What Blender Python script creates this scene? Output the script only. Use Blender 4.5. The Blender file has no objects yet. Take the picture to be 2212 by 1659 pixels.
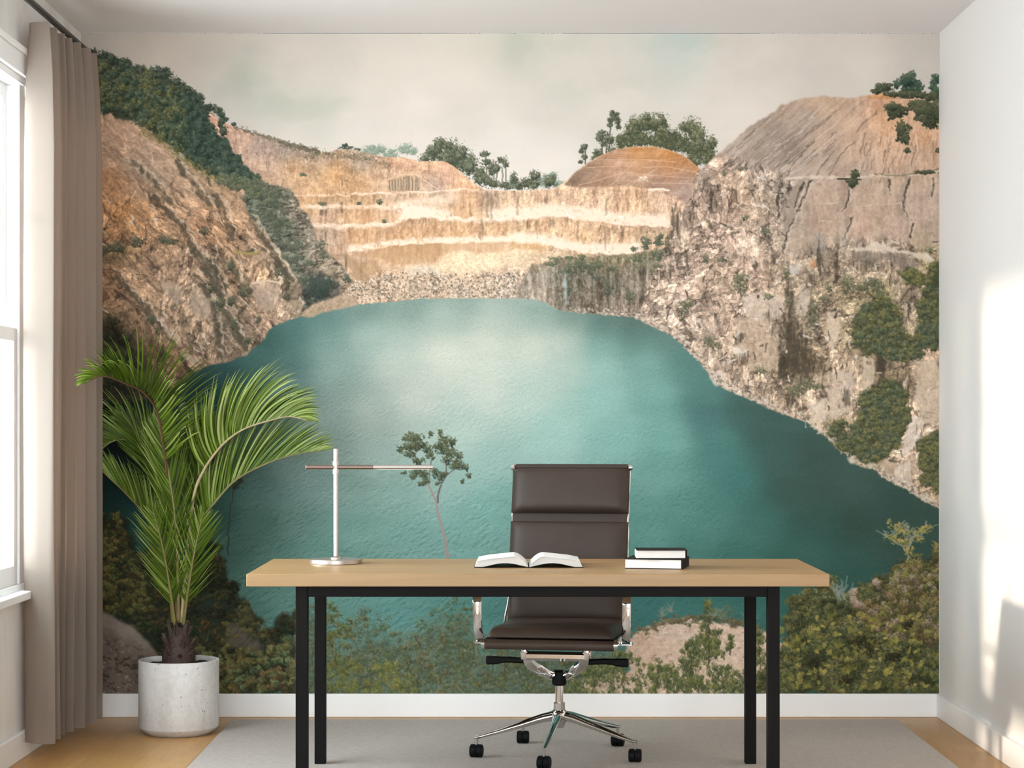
MURAL_LIGHT = (1.03, 1.04, 1.03)
WORLD_COL = (.88, 1., 1.07); WORLD = 4.2
SUN = 1.5; SUN_DIR = (1, .085, -.195); EXPOSURE = 1.42
import numpy as np
# ------------------------------------------------------------------ printed landscape of the wallpaper
MS = 1.3                                   # print cell size (in 1/2212 of the frame)
MX0, MY0, MX1, MY1 = 173, 70, 2030, 1498
MW = int((MX1 - MX0) / MS); MH = int((MY1 - MY0) / MS)
_rt = {}
def _tab(seed):
    if seed not in _rt:
        _rt[seed] = np.random.default_rng(seed).random((256, 256), dtype=np.float32)
    return _rt[seed]
def vnoise(u, v, seed):
    T = _tab(seed)
    iu = np.floor(u).astype(np.int32); iv = np.floor(v).astype(np.int32)
    fu = (u - iu).astype(np.float32); fv = (v - iv).astype(np.float32)
    fu = fu * fu * (3 - 2 * fu); fv = fv * fv * (3 - 2 * fv)
    i0 = iu & 255; i1 = (iu + 1) & 255; j0 = iv & 255; j1 = (iv + 1) & 255
    a = T[j0, i0]; b = T[j0, i1]; c = T[j1, i0]; d = T[j1, i1]
    a = a + (b - a) * fu; c = c + (d - c) * fu
    return (a + (c - a) * fv) * 2 - 1
def fbm(u, v, seed, o=4, g=.55):
    s = 0; a = 1; n = 0
    for k in range(o):
        s = s + a * vnoise(u, v, seed + k); n += a
        a *= g; u = u * 2.03 + 17.3; v = v * 2.03 + 5.1
    return s / n
def crag(u, v, seed, o=5, g=.6):
    # ridged rock relief, 0..1
    s = 0; a = 1; n = 0; w = 1
    for k in range(o):
        r = 1 - np.abs(vnoise(u, v, seed + k)) * 1.6
        r = np.clip(r, 0, 1) ** 1.6
        s = s + a * r * w; n += a; w = .35 + .65 * r
        a *= g; u, v = u * 1.93 + v * .31 + 7.7, v * 1.93 - u * .31 + 3.3
    return s / n
def worley(u, v, seed):
    A = _tab(seed); B = _tab(seed + 1); Cc = _tab(seed + 2)
    iu = np.floor(u).astype(np.int32); iv = np.floor(v).astype(np.int32)
    f1 = np.full(u.shape, 9., np.float32); f2 = f1.copy(); val = np.zeros(u.shape, np.float32)
    for dj in (-1, 0, 1):
        for di in (-1, 0, 1):
            ci = (iu + di) & 255; cj = (iv + dj) & 255
            d = (iu + di + A[cj, ci] - u) ** 2 + (iv + dj + B[cj, ci] - v) ** 2
            d = d.astype(np.float32)
            near = d < f1
            f2 = np.where(near, f1, np.minimum(f2, d))
            val = np.where(near, Cc[cj, ci], val)
            f1 = np.where(near, d, f1)
    return np.sqrt(f1), np.sqrt(f2) - np.sqrt(f1), val
def facets(U, V, scales, seed, g=.8, jag=.45):
    # broken angular rock: flat facets with a lit and a shaded edge, dark joints
    s = 0; cr = 0; a = 1; n = 0
    for k, (su, sv) in enumerate(scales):
        wu = U / su; wv = V / sv
        ju = wu + jag * fbm(wu * 1.3, wv * 1.3, seed + 40 + k * 9, 3); jv = wv + jag * fbm(wu * 1.3 + 31, wv * 1.3, seed + 44 + k * 9, 3)
        f1, ed, val = worley(ju, jv, seed + k * 5)
        e = val - np.roll(np.roll(val, 1, 0), 1, 1)
        e2 = val - np.roll(np.roll(val, 2, 0), 2, 1)
        s = s + a * ((val - .5) * 1.5 + np.clip(e + .6 * e2, -1.2, 1.2) * .55)
        cr = np.maximum(cr, a * sstep(.17, .01, ed) * sstep(-.25, .25, fbm(U / su / 2.2, V / sv / 2.2, seed + 80 + k, 2)))
        n += a; a *= g
    return s / n, cr
def blur(a, r):
    r = int(r)
    if r < 1: return a
    for ax in (0, 1):
        for _ in (0, 1):
            p = np.pad(a, [(r + 1, r) if k == ax else (0, 0) for k in range(a.ndim)], mode='edge')
            c = np.cumsum(p, axis=ax, dtype=np.float64)
            n = a.shape[ax]
            hi = np.take(c, np.arange(2 * r + 1, 2 * r + 1 + n), axis=ax); lo = np.take(c, np.arange(0, n), axis=ax)
            a = ((hi - lo) / (2 * r + 1)).astype(np.float32)
    return a
def clamp(a, lo=0., hi=1.): return np.minimum(np.maximum(a, lo), hi)
def sstep(a, b, x):
    t = clamp((x - a) / (b - a)); return t * t * (3 - 2 * t)
def rgb(h): return np.array([int(h[i:i + 2], 16) for i in (0, 2, 4)], np.float32)

class Print:
    def __init__(s):
        s.img = np.zeros((MH, MW, 3), np.float32) + np.array([104, 92, 78], np.float32)
        s.PX, s.PY = np.meshgrid((MX0 + (np.arange(MW) + .5) * MS).astype(np.float32), (MY0 + (np.arange(MH) + .5) * MS).astype(np.float32))
        s.k = {}
        s.rng = np.random.default_rng(5)
    def box(s, x0, y0, x1, y1):
        a = max(0, int((x0 - MX0) / MS)); b = min(MW, int((x1 - MX0) / MS) + 1)
        c = max(0, int((y0 - MY0) / MS)); d = min(MH, int((y1 - MY0) / MS) + 1)
        sl = (slice(c, d), slice(a, b))
        return sl, s.PX[sl], s.PY[sl]
    def poly(s, pts, X, Y, rough=0, freq=20., seed=1, soft=0):
        if rough:
            X = X + rough * fbm(s_(X, freq), s_(Y, freq), seed, 4, .6); Y = Y + rough * fbm(s_(X, freq) + 40, s_(Y, freq) + 9, seed + 7, 4, .6)
        m = np.zeros(X.shape, bool); n = len(pts)
        for i in range(n):
            x1, y1 = pts[i]; x2, y2 = pts[(i + 1) % n]
            if y1 == y2: continue
            m ^= ((y1 <= Y) != (y2 <= Y)) & (X < x1 + (Y - y1) * ((x2 - x1) / (y2 - y1)))
        m = m.astype(np.float32)
        return blur(m, soft) if soft else m
    def field(s, pts, X, Y, p=1.6, eps=900.):
        # smooth colour field through (x, y, hex) samples
        st = 12
        gx = np.arange(X[0, 0] - st, X[0, -1] + 2 * st, st, dtype=np.float32); gy = np.arange(Y[0, 0] - st, Y[-1, 0] + 2 * st, st, dtype=np.float32)
        GX, GY = np.meshgrid(gx, gy)
        acc = np.zeros(GX.shape + (3,), np.float32); w = np.zeros(GX.shape, np.float32)
        for x, y, h in pts:
            k = 1 / ((GX - x) ** 2 + (GY - y) ** 2 + eps) ** p
            acc += k[..., None] * rgb(h); w += k
        acc /= w[..., None]
        u = (X - gx[0]) / st; v = (Y - gy[0]) / st
        iu = u.astype(np.int32); iv = v.astype(np.int32); fu = (u - iu)[..., None]; fv = (v - iv)[..., None]
        return (acc[iv, iu] * (1 - fu) + acc[iv, iu + 1] * fu) * (1 - fv) + (acc[iv + 1, iu] * (1 - fu) + acc[iv + 1, iu + 1] * fu) * fv
    def comp(s, sl, col, a):
        s.img[sl] += (col - s.img[sl]) * a[..., None]
    def kern(s, L, Wd, ang):
        key = (round(L * 2), round(Wd * 4), round(ang * 16 / np.pi) % 32)
        if key not in s.k:
            L, Wd, t = key[0] / 2, max(key[1] / 4, .35), key[2] * np.pi / 16
            r = int(L + 1.5)
            y, x = np.mgrid[-r:r + 1, -r:r + 1].astype(np.float32)
            u = x * np.cos(t) + y * np.sin(t); v = -x * np.sin(t) + y * np.cos(t)
            wd = Wd * np.sqrt(clamp(1 - (u / (L + .4)) ** 2, 0, 1))
            s.k[key] = (clamp(wd - np.abs(v) + .5) * (np.abs(u) <= L + .5)).astype(np.float32)
        return s.k[key]
    def dabs(s, xs, ys, L, Wd, ang, cols, al=1.):
        xs = ((np.asarray(xs) - MX0) / MS).astype(int); ys = ((np.asarray(ys) - MY0) / MS).astype(int)
        n = len(xs)
        L = np.broadcast_to(L, n) / MS; Wd = np.broadcast_to(Wd, n) / MS; ang = np.broadcast_to(ang, n); al = np.broadcast_to(al, n)
        for i in range(n):
            k = s.kern(L[i], Wd[i], ang[i]); r = k.shape[0] // 2
            x, y = xs[i], ys[i]
            x0, y0, x1, y1 = max(0, x - r), max(0, y - r), min(MW, x + r + 1), min(MH, y + r + 1)
            if x1 <= x0 or y1 <= y0: continue
            kk = k[y0 - y + r:y1 - y + r, x0 - x + r:x1 - x + r, None] * al[i]
            p = s.img[y0:y1, x0:x1]
            p += (cols[i] - p) * kk
    def pick(s, m, X, Y, n):
        # n random points where the mask is set
        idx = np.flatnonzero(m.ravel() > s.rng.random(m.size) * .98 + .01)
        if len(idx) == 0: return np.zeros(0), np.zeros(0)
        idx = s.rng.choice(idx, n)
        return X.ravel()[idx] + s.rng.normal(0, .7, n), Y.ravel()[idx] + s.rng.normal(0, .7, n)
    def line(s, pts, w0, w1, col, al=1., jit=0):
        pts = np.array(pts, float)
        seg = np.hypot(*np.diff(pts, axis=0).T); t = np.r_[0, np.cumsum(seg)]
        q = np.arange(0, t[-1], MS * .7)
        x = np.interp(q, t, pts[:, 0]); y = np.interp(q, t, pts[:, 1])
        if jit: x = x + np.interp(q, np.arange(0, t[-1] + 8, 8), s.rng.normal(0, jit, int(t[-1] / 8) + 2)[:len(np.arange(0, t[-1] + 8, 8))])
        w = np.interp(q, [0, max(t[-1], 1)], [w0, w1]) / 2
        s.dabs(x, y, np.maximum(w, .5), w, 0., np.broadcast_to(rgb(col) if isinstance(col, str) else col, (len(x), 3)), al)
    def crack(s, pts, w, col, al=.6, seed=900, soft=.6, warp=5):
        # a ragged streak following a polyline
        a = np.array(pts, np.float32)
        b, X, Y = s.box(a[:, 0].min() - 3 * w - 8, a[:, 1].min() - 3 * w - 8, a[:, 0].max() + 3 * w + 8, a[:, 1].max() + 3 * w + 8)
        if X.size == 0: return
        Xw = X + warp * fbm(X / 13, Y / 13, seed, 3); Yw = Y + warp * fbm(X / 13, Y / 13, seed + 5, 3)
        d = np.full(X.shape, 1e9, np.float32)
        for i in range(len(a) - 1):
            p, q = a[i], a[i + 1]; L = max(float(((q - p) ** 2).sum()), 1e-3)
            t = clamp(((Xw - p[0]) * (q[0] - p[0]) + (Yw - p[1]) * (q[1] - p[1])) / L)
            d = np.minimum(d, np.hypot(Xw - p[0] - t * (q[0] - p[0]), Yw - p[1] - t * (q[1] - p[1])))
        n = fbm(X / 9, Y / 12, seed + 9, 4, .6)
        ww = w * .5 * (1 + 1.1 * n)
        k = sstep(ww + soft + .5, ww * .3, d) * clamp(al * (1 + .8 * n), 0, 1)
        s.comp(b, rgb(col) + (n * 16)[..., None], k)
    def clump(s, cx, cy, rx, ry, n, pal, sz=(2., 3.5), al=.9, light=(-.3, -.95), wid=.5, ang=None):
        # a crown of leaf dabs, paler on the side the light comes from
        r = s.rng.random(n) ** .62; t = s.rng.random(n) * 2 * np.pi
        ph = s.rng.random(3) * 6.3
        r = r * (.92 + .2 * np.sin(3 * t + ph[0]) + .14 * np.sin(5 * t + ph[1]) + .1 * np.sin(8 * t + ph[2])) + s.rng.normal(0, .08, n)
        dx = r * np.cos(t); dy = r * np.sin(t)
        lit = clamp(.5 + .5 * (dx * light[0] + dy * light[1]) + s.rng.normal(0, .22, n))
        o = np.argsort(lit + s.rng.normal(0, .25, n))
        dx, dy, lit = dx[o], dy[o], lit[o]
        P = np.array([rgb(p) for p in pal]); f = lit * (len(pal) - 1)
        i = np.minimum(f.astype(int), len(pal) - 2); f = (f - i)[:, None]
        c = P[i] * (1 - f) + P[i + 1] * f
        c = c * (1 + s.rng.normal(0, .07, (n, 1)))
        L = s.rng.uniform(sz[0], sz[1], n)
        a = s.rng.random(n) * np.pi if ang is None else s.rng.normal(ang[0], ang[1], n)
        s.dabs(cx + dx * rx, cy + dy * ry, L, L * wid, a, c, al)
def s_(a, f): return a / f

def grad(h):
    gy, gx = np.gradient(h); return gx, gy

def paint():
    P = Print(); PX, PY = P.PX, P.PY; R = P.rng
    full = P.box(MX0, MY0, MX1, MY1)
    # ---- sky
    sl, X, Y = P.box(173, 70, 2031, 450)
    c = P.field([(180, 80, 'b3aaa0'), (300, 90, 'bcb1a5'), (450, 90, 'c6bbaf'), (700, 90, 'cdc4b7'), (1000, 90, 'cfc7b9'), (1120, 100, 'c3c0b2'), (1480, 90, 'c3c8c0'), (1250, 90, 'cdc7bb'), (1600, 90, 'd3c9be'), (1800, 100, 'ccc2b7'), (2020, 90, 'c4bbb0'),
                 (350, 130, 'c6baad'), (530, 180, 'bdbbae'), (600, 225, 'bebeb1'), (680, 225, 'c3c1b4'), (480, 270, 'c8c4b8'), (560, 280, 'd3cabe'), (640, 130, 'd3c8bb'), (660, 160, 'cfc6b9'), (620, 300, 'dacfc4'), (820, 170, 'd6ccbf'), (900, 260, 'ddd2c7'), (760, 280, 'd9cfc4'),
                 (1000, 190, 'd8cec2'), (1230, 220, 'cbc5ba'), (1180, 250, 'cfc8bd'), (1330, 200, 'd2cabf'), (1100, 320, 'ddd3c9'), (1200, 350, 'ded4ca'), (1600, 250, 'dcd1c6'), (1600, 160, 'd8cdc2'), (1750, 150, 'cdc4ba'), (1850, 170, 'd2c8bd'), (1980, 130, 'c9bfb5')], X, Y, 1.5, 1500)
    n = fbm(X / 90 + fbm(X / 60, Y / 60, 3, 3) * .6, Y / 55, 11, 5)
    n2 = fbm(X / 260, Y / 120, 16, 3)
    c = c + (n * 6 + n2 * 5)[..., None] * np.array([1, .85, .8], np.float32)
    cl = np.zeros(X.shape, np.float32)
    for cx, cy, rx, ry, k in ((525, 170, 36, 34, 1), (505, 200, 45, 20, .8), (560, 180, 30, 20, .5), (650, 232, 110, 26, .9), (640, 155, 24, 26, .4), (1118, 100, 34, 32, .8), (1225, 95, 45, 22, .5), (1230, 205, 60, 24, .5), (1330, 185, 60, 22, .45), (1480, 92, 110, 22, .7), (1180, 260, 50, 20, .3), (1800, 160, 60, 20, .4)):
        d = ((X - cx + 34 * n) / rx) ** 2 + ((Y - cy + 30 * fbm(X / 50, Y / 40, 31, 5)) / ry) ** 2
        cl = np.maximum(cl, k * sstep(2.2, .0, d))
    c = c + (cl * (.7 + .5 * n))[..., None] * np.array([-13, -9, -11], np.float32)
    P.comp(sl, c, np.ones(X.shape, np.float32))

    pal_far = ['74806f', '8a9584', '9fa797']; pal_tree = ['343a2f', '474d3e', '61654f', '83836b']; pal_dk = ['232c25', '333d33', '485242', '697060']
    def tree(cx, cy, rx, ry, n=None, pal=pal_tree, sz=(1.2, 2.4), sub=6, seedspread=.62, al=.9):
        n = n or int(rx * ry * 2.) + 30; sub = sub + 5
        for k in range(sub):
            a = R.random() * 6.28; q = np.sqrt(R.random()) * seedspread
            P.clump(cx + np.cos(a) * q * rx, cy + np.sin(a) * q * ry, rx * R.uniform(.35, .55), ry * R.uniform(.3, .5), max(8, int(n / sub)), pal, sz, al)
        k = int(10 + rx * ry * .22); t = R.random(k) * 6.28; q = R.normal(1.0, .16, k)
        P.dabs(cx + np.cos(t) * q * rx, cy + np.sin(t) * q * ry, R.uniform(.8, 1.8, k), .7, R.random(k) * 3, np.broadcast_to(rgb(pal[1]), (k, 3)), .75)
    # distant trees on the far rim
    for cx, cy, rx, ry in ((800, 326, 20, 12), (822, 322, 12, 9), (845, 332, 18, 9), (875, 322, 17, 12), (892, 326, 10, 8), (1180, 392, 14, 14), (1195, 380, 10, 8), (1205, 398, 12, 10), (1225, 398, 10, 6), (1105, 400, 12, 8)):
        tree(cx, cy, rx, ry, pal=pal_far)
    P.clump(748, 320, 14, 5, 40, pal_dk); P.clump(746, 314, 6, 3, 16, pal_dk); P.clump(772, 325, 6, 6, 26, pal_dk)
    # ---- middle ground rock: rim, terraces
    rim = [(440, 225), (455, 242), (475, 262), (500, 272), (530, 284), (560, 290), (600, 303), (650, 314), (690, 326), (702, 330), (740, 322), (775, 325), (800, 333), (840, 340), (868, 338), (905, 349), (955, 348), (975, 356), (1005, 380), (1045, 411), (1100, 412), (1140, 411), (1195, 408), (1218, 396), (1240, 375), (1270, 352), (1300, 335), (1330, 323), (1370, 317), (1405, 317), (1440, 322), (1470, 334), (1490, 345), (1520, 372), (1520, 700), (400, 700), (400, 300)]
    # trees standing behind the rim
    for cx, cy, rx, ry in ((950, 318, 17, 20), (935, 330, 16, 16), (975, 325, 18, 24), (1000, 340, 18, 24), (985, 350, 22, 22), (1015, 358, 18, 26), (1035, 372, 12, 18), (1040, 385, 16, 14), (915, 342, 12, 10), (965, 345, 26, 14), (1060, 395, 18, 12), (1090, 402, 16, 8)):
        tree(cx, cy, rx, ry)
    for x, y0, y1 in ((1050, 335, 400), (1072, 350, 400), (1066, 345, 400), (1092, 350, 400), (1085, 360, 395)):
        P.line([(x, y1), (x + 1, (y0 + y1) / 2), (x - 1, y0)], 1.6, 1.1, '6f6c60', .8)
    for cx, cy, rx, ry in ((1048, 333, 10, 6), (1050, 350, 11, 6), (1058, 358, 7, 8), (1072, 362, 8, 12), (1092, 352, 6, 12), (1080, 345, 6, 6), (1110, 385, 8, 14), (1137, 396, 14, 12), (1156, 382, 12, 14), (1152, 398, 14, 10), (1190, 392, 14, 14), (1122, 402, 12, 8), (1063, 372, 8, 7)):
        tree(cx, cy, rx, ry, sub=4)
    # trees behind the orange dome
    for cx, cy, rx, ry in ((1400, 268, 26, 16), (1375, 272, 16, 22), (1420, 270, 22, 26), (1398, 252, 12, 8), (1432, 285, 16, 16), (1360, 285, 12, 18), (1345, 305, 18, 12), (1380, 300, 30, 14), (1430, 305, 30, 16), (1460, 295, 20, 14), (1480, 275, 14, 10), (1495, 275, 18, 22), (1505, 300, 20, 30), (1515, 325, 18, 26), (1535, 310, 14, 18), (1530, 340, 14, 18), (1472, 320, 24, 12), (1500, 345, 16, 16), (1450, 315, 20, 10)):
        tree(cx, cy, rx, ry, pal=['343a2c', '494f3b', '66684e', '8f8c70'])
    for i in range(70):
        x = R.uniform(1335, 1542); tree(x, np.interp(x, [1335, 1380, 1440, 1500, 1542], [312, 302, 300, 318, 345]) + R.normal(0, 7), 9, 7, 60, ['353b2c', '494f3a', '62644a', '7f7c5e'], sub=1)
    for x, y0, y1, xo in ((1316, 245, 335, 8), (1300, 290, 335, 0), (1264, 315, 360, 0), (1310, 285, 330, 3)):
        P.line([(x, y1), (x + 1, (y0 + y1) / 2), (x + xo, y0)], 2, 1.2, '57534a', .9)
    for cx, cy, rx, ry in ((1327, 245, 10, 7), (1322, 258, 9, 7), (1334, 260, 7, 9), (1336, 275, 6, 5), (1318, 270, 5, 5), (1300, 290, 11, 9), (1296, 300, 9, 5), (1316, 303, 12, 12), (1292, 330, 10, 9), (1285, 340, 8, 7), (1262, 317, 7, 6), (1256, 327, 5, 5), (1262, 340, 7, 5), (1320, 325, 10, 8), (1303, 312, 6, 6), (1254, 350, 4, 3)):
        tree(cx, cy, rx, ry, sub=4, al=.85)

    sl, X, Y = P.box(400, 225, 1530, 705)
    m = P.poly(rim, X, Y, 3, 14, 3)
    # stepped benches: y of each bench as a function of x
    def yl(pts): q = np.array(pts, float); return np.interp(X[0], q[:, 0], q[:, 1])[None, :].astype(np.float32)
    wob = 5 * fbm(X / 17, Y / 60, 51, 4, .6)
    b1 = yl([(560, 418), (640, 424), (720, 422), (799, 418), (912, 415), (1001, 410), (1150, 412), (1200, 405), (1300, 402), (1440, 412), (1520, 440)]) + wob
    b2 = yl([(560, 440), (650, 445), (740, 446), (830, 447), (900, 440), (960, 428), (1000, 412), (1520, 412)]) + wob
    b3 = yl([(620, 470), (678, 482), (740, 488), (794, 486), (852, 480), (871, 467), (917, 461), (977, 470), (1000, 473), (1050, 472), (1139, 467), (1196, 463), (1293, 474), (1353, 484), (1437, 486), (1520, 486)]) + wob
    b4 = yl([(640, 500), (700, 545), (756, 543), (847, 529), (924, 523), (1002, 522), (1100, 519), (1172, 524), (1245, 540), (1317, 546), (1377, 543), (1520, 540)]) + wob
    c = P.field([(470, 260, 'd0a183'), (520, 300, 'bc9c85'), (560, 320, 'a8978a'), (620, 315, '8f8478'), (660, 325, '97846f'), (560, 350, 'bd9d85'), (640, 370, 'c09a70'), (720, 375, 'c89a66'), (600, 400, 'c2a385'), (700, 345, 'a58c72'), (780, 345, 'a08e7a'), (770, 400, 'c39a6c'), (830, 380, 'ba9878'), (880, 390, 'bfa080'), (870, 350, 'c79b7b'), (930, 360, 'd5ab86'), (960, 375, 'cba184'), (940, 395, 'a08d80'), (1000, 400, 'dcab82'),
                 (680, 433, 'c99f70'), (760, 433, 'c8a277'), (850, 430, 'd2b493'), (920, 430, 'd8b898'), (700, 465, 'c4a283'), (780, 465, 'c4986d'), (860, 460, 'c9a17a'), (940, 450, 'd0ad88'), (1010, 440, 'cda67c'), (1060, 435, 'a78f78'), (1100, 440, 'd7b795'), (1200, 435, 'dcba98'), (1300, 435, 'd9b594'), (1370, 440, 'd6b08a'), (1440, 440, 'cfae93'),
                 (780, 510, 'c99c70'), (860, 510, 'c59a6d'), (930, 500, 'c49a70'), (1000, 500, 'c89e70'), (1080, 500, 'd4ac80'), (1170, 500, 'd2ab82'), (1260, 515, 'd2aa80'), (1350, 515, 'ceab86'), (1420, 515, 'c9ac8c'), (700, 510, 'b29a83'),
                 (860, 550, 'c39a70'), (920, 550, 'be8f61'), (1000, 535, 'd6a876'), (1070, 535, 'd9b183'), (1150, 535, 'e0ba8c'), (730, 560, 'b4967a'), (770, 580, 'c0a080'), (1000, 560, 'efd3ab'), (1060, 565, 'ecd0ae'), (900, 580, 'd6bea0'), (1120, 560, 'd8bd9f'), (1200, 560, 'cdb293'), (1300, 560, 'bca68c'), (1400, 560, 'a39378'),
                 (850, 600, 'c9ad90'), (950, 600, 'c8b095'), (1050, 600, 'bfa990'), (800, 620, 'bfa68c'), (900, 635, 'b4a18b'), (1000, 635, 'b5a28e'), (1100, 610, 'b8a797'), (1130, 640, 'a89b8b'), (720, 640, 'a08c76'), (690, 670, '9a8268')], X, Y, 1.7, 250)
    # vertical fluting of the quarried faces
    st = fbm(X / 5.5 + .6 * fbm(X / 20, Y / 30, 66, 3), Y / 46, 61, 4, .6)
    fine = fbm(X / 3.2, Y / 5., 71, 3, .6)
    hill = sstep(8, -12, Y - b1) * sstep(1060, 1000, X)
    dg = fbm((X + Y * .8) / 34 + .5 * fbm(X / 20, Y / 20, 67, 3), (Y - X * .28) / 9, 68, 5, .62)
    heap = sstep(540, 560, Y + 10 * fbm(X / 30, Y / 30, 73, 3))
    st = st * (1 - .75 * hill) * (1 - .85 * heap) + dg * .9 * hill
    sh = st * 34 + fine * 16
    rightish = sstep(1000, 1150, X)
    lump = fbm(X / 7, Y / 7, 75, 4, .6)
    ff, cc = facets(X, Y, ((11, 24), (7, 10), (4.5, 5)), 2600); sh = sh + lump * 14 * (.4 + .6 * rightish) + ff * (26 + 22 * rightish) - cc * 22
    # darker in the face just below a crest, bright on the bench
    def bench(b, up, dn, gain, x0, x1):
        k = sstep(-dn, -dn * .2, b - Y) * sstep(up, up * .3, b - Y)
        return k * gain * sstep(x0, x0 + 30, X) * sstep(x1, x1 - 30, X)
    lite = bench(b1, 3, 3, .75, 610, 1050) + bench(b2, 4, 9, .65, 640, 900) + bench(b2, 14, 30, .6, 830, 1010) + bench(b4, 4, 40, .5, 960, 1110) + bench(b3, 4, 12, .8, 660, 1200) + bench(b3, 30, 6, 1.5, 1040, 1460) + bench(b4, 15, 4, 1.3, 740, 1120) + bench(b4, 26, 7, 1.6, 1090, 1400) + bench(b3, 22, 12, 1.1, 850, 990)
    lite = clamp(lite * (.85 + 1.0 * lump + .5 * fbm(X / 26, Y / 9, 77, 3)), 0, 1)
    g_ = c.mean(-1, keepdims=True); c = (g_ + (c - g_) * .78) * np.array([1.08, 1.045, 1.05], np.float32) + 8
    c = c + sh[..., None] * np.array([1, .97, .9], np.float32) * (1 - .7 * lite)[..., None]
    foot = 0
    for b_, h_ in ((b1, 26), (b2, 34), (b3, 52), (b4, 34)):
        foot = np.maximum(foot, sstep(2, 6, Y - b_) * sstep(h_, 3, Y - b_))
    foot = foot * sstep(-.5, .3, lump) * (1 - lite) * sstep(640, 700, X)
    c = c * (1 - .13 * foot)[..., None] * np.array([1, .985, .95], np.float32)
    c = c + (np.array([247, 224, 202], np.float32) - c) * (lite * .9)[..., None]
    chip = sstep(.35, .75, fbm(X / 5, Y / 6, 79, 3)) * rightish * sstep(405, 420, Y) * sstep(560, 540, Y)
    c = c + (chip * 34)[..., None]
    # dark streaks
    dk = sstep(.22, .6, fbm(X / 9, Y / 70, 91, 3)) * sstep(0, .5, fbm(X / 60, Y / 30, 95, 3) + .15)
    c = c * (1 - .34 * dk * (1 - lite))[..., None]
    # rubble: pale stones with dark gaps
    f1, ed, val = worley(X / 5.2, Y / 4.4, 101)
    rub = sstep(-8, 6, Y - np.interp(X, [640, 740, 800, 880, 960, 1040, 1110, 1180], [640, 625, 585, 575, 578, 580, 565, 600]).astype(np.float32) + 8 * lump)
    rub = rub * sstep(1195, 1170, X)
    stone = (val - .5) * 46 + 26 * sstep(.03, .35, ed) - 22 + 10 * (f1 < .3)
    c = c + (rub * stone)[..., None] * np.array([1, .98, .94], np.float32)
    sp = sstep(.8, .97, val) * sstep(.1, .3, ed) * sstep(945, 980, X) * sstep(540, 555, Y) * (1 - rub) * sstep(1200, 1100, X)
    c = c + sp[..., None] * 22 + ((val - .5) * 26 * sstep(930, 970, X) * sstep(535, 550, Y) * (1 - rub))[..., None]
    P.comp(sl, c, m)
    # quarried faces and pale spoil below the lowest bench
    for pts, h, k in (([(752, 552), (800, 548), (828, 536), (925, 527), (955, 527), (962, 545), (940, 566), (895, 572), (850, 570), (815, 556)], 'c09a74', .8), ([(953, 526), (1090, 523), (1088, 545), (1040, 548), (1000, 541), (960, 546)], 'cba480', .7), ([(1100, 524), (1180, 527), (1178, 540), (1100, 538)], 'd2a878', .6), ([(770, 568), (815, 560), (822, 585), (790, 600), (772, 590)], 'b08d69', .6), ([(738, 548), (752, 548), (800, 600), (792, 616), (768, 606)], 'a48566', .7)):
        a = np.array(pts); b = P.box(a[:, 0].min() - 8, a[:, 1].min() - 8, a[:, 0].max() + 8, a[:, 1].max() + 8)
        mm = P.poly(pts, b[1], b[2], 5, 12, 46, 1)
        P.comp(b[0], rgb(h) + (fbm(b[1] / 4, b[2] / 30, 47, 4, .6) * 26 + fbm(b[1] / 4, b[2] / 5, 48, 3) * 14)[..., None], mm * k)
    for pts, h in (([(945, 566), (965, 548), (1000, 543), (1045, 549), (1110, 540), (1170, 545), (1120, 568), (1060, 585), (1000, 590), (940, 592), (900, 580)], 'efd5b2'), ([(1110, 545), (1230, 548), (1240, 560), (1160, 568), (1110, 585)], 'd9bf9f'), ([(870, 578), (940, 570), (950, 590), (880, 596)], 'd8c5b0')):
        a = np.array(pts); b = P.box(a[:, 0].min() - 8, a[:, 1].min() - 8, a[:, 0].max() + 8, a[:, 1].max() + 8)
        mm = P.poly(pts, b[1], b[2], 8, 14, 49, 3); f1, ed, val = worley(b[1] / 5, b[2] / 4, 52)
        P.comp(b[0], rgb(h) + ((val - .5) * 34 + fbm(b[1] / 9, b[2] / 7, 53, 4) * 22 - 16 * sstep(.15, 0, ed))[..., None], mm * .75)
    for i in range(1500):
        x = R.uniform(750, 1180); y = R.uniform(np.interp(x, [750, 860, 1000, 1180], [610, 588, 590, 590]), np.interp(x, [750, 900, 1100, 1180], [655, 643, 643, 646]))
        P.dabs([x], [y], R.uniform(1., 3.2), R.uniform(.8, 2), R.random() * 3, [rgb(['dccbb5', 'c9b49c', '75695c', '8d7f6f', 'e6d6c2', '5f564b'][int(R.integers(6))])], .7)
    # dark grassy crest line and shrubs along the left rim
    for pts, w in (([(505, 272), (545, 287), (575, 294), (600, 303), (640, 313), (690, 325)], 6), ([(600, 306), (640, 318), (690, 328)], 7)):
        q = np.array(pts, float); x = R.uniform(q[0, 0], q[-1, 0], 260); y = np.interp(x, q[:, 0], q[:, 1]) + R.normal(1, w / 2.2, 260)
        P.dabs(x, y, R.uniform(1.2, 3, 260), .9, R.normal(.3, .4, 260), np.array([rgb('6d6251'), rgb('7d705c'), rgb('5d574a')])[R.integers(0, 3, 260)], .7)
    x = R.uniform(660, 842, 300); y = np.interp(x, [640, 700, 770, 800, 842], [345, 334, 338, 345, 358]) + R.normal(0, 5, 300)
    P.dabs(x, y, R.uniform(1.2, 3, 300), 1., R.random(300) * 3, np.array([rgb('6a604f'), rgb('8a7b66'), rgb('57523f')])[R.integers(0, 3, 300)], .6)
    # fluted grey columns below the left knoll
    for i in range(34):
        x = 838 + i * 2.1 + R.normal(0, .8)
        P.line([(x, 383 + abs(x - 885) * .16 + R.normal(0, 2)), (x + R.normal(0, 1), 412)], 1.2, 1., '877460' if i % 3 else 'c5ab90', .7)
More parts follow.
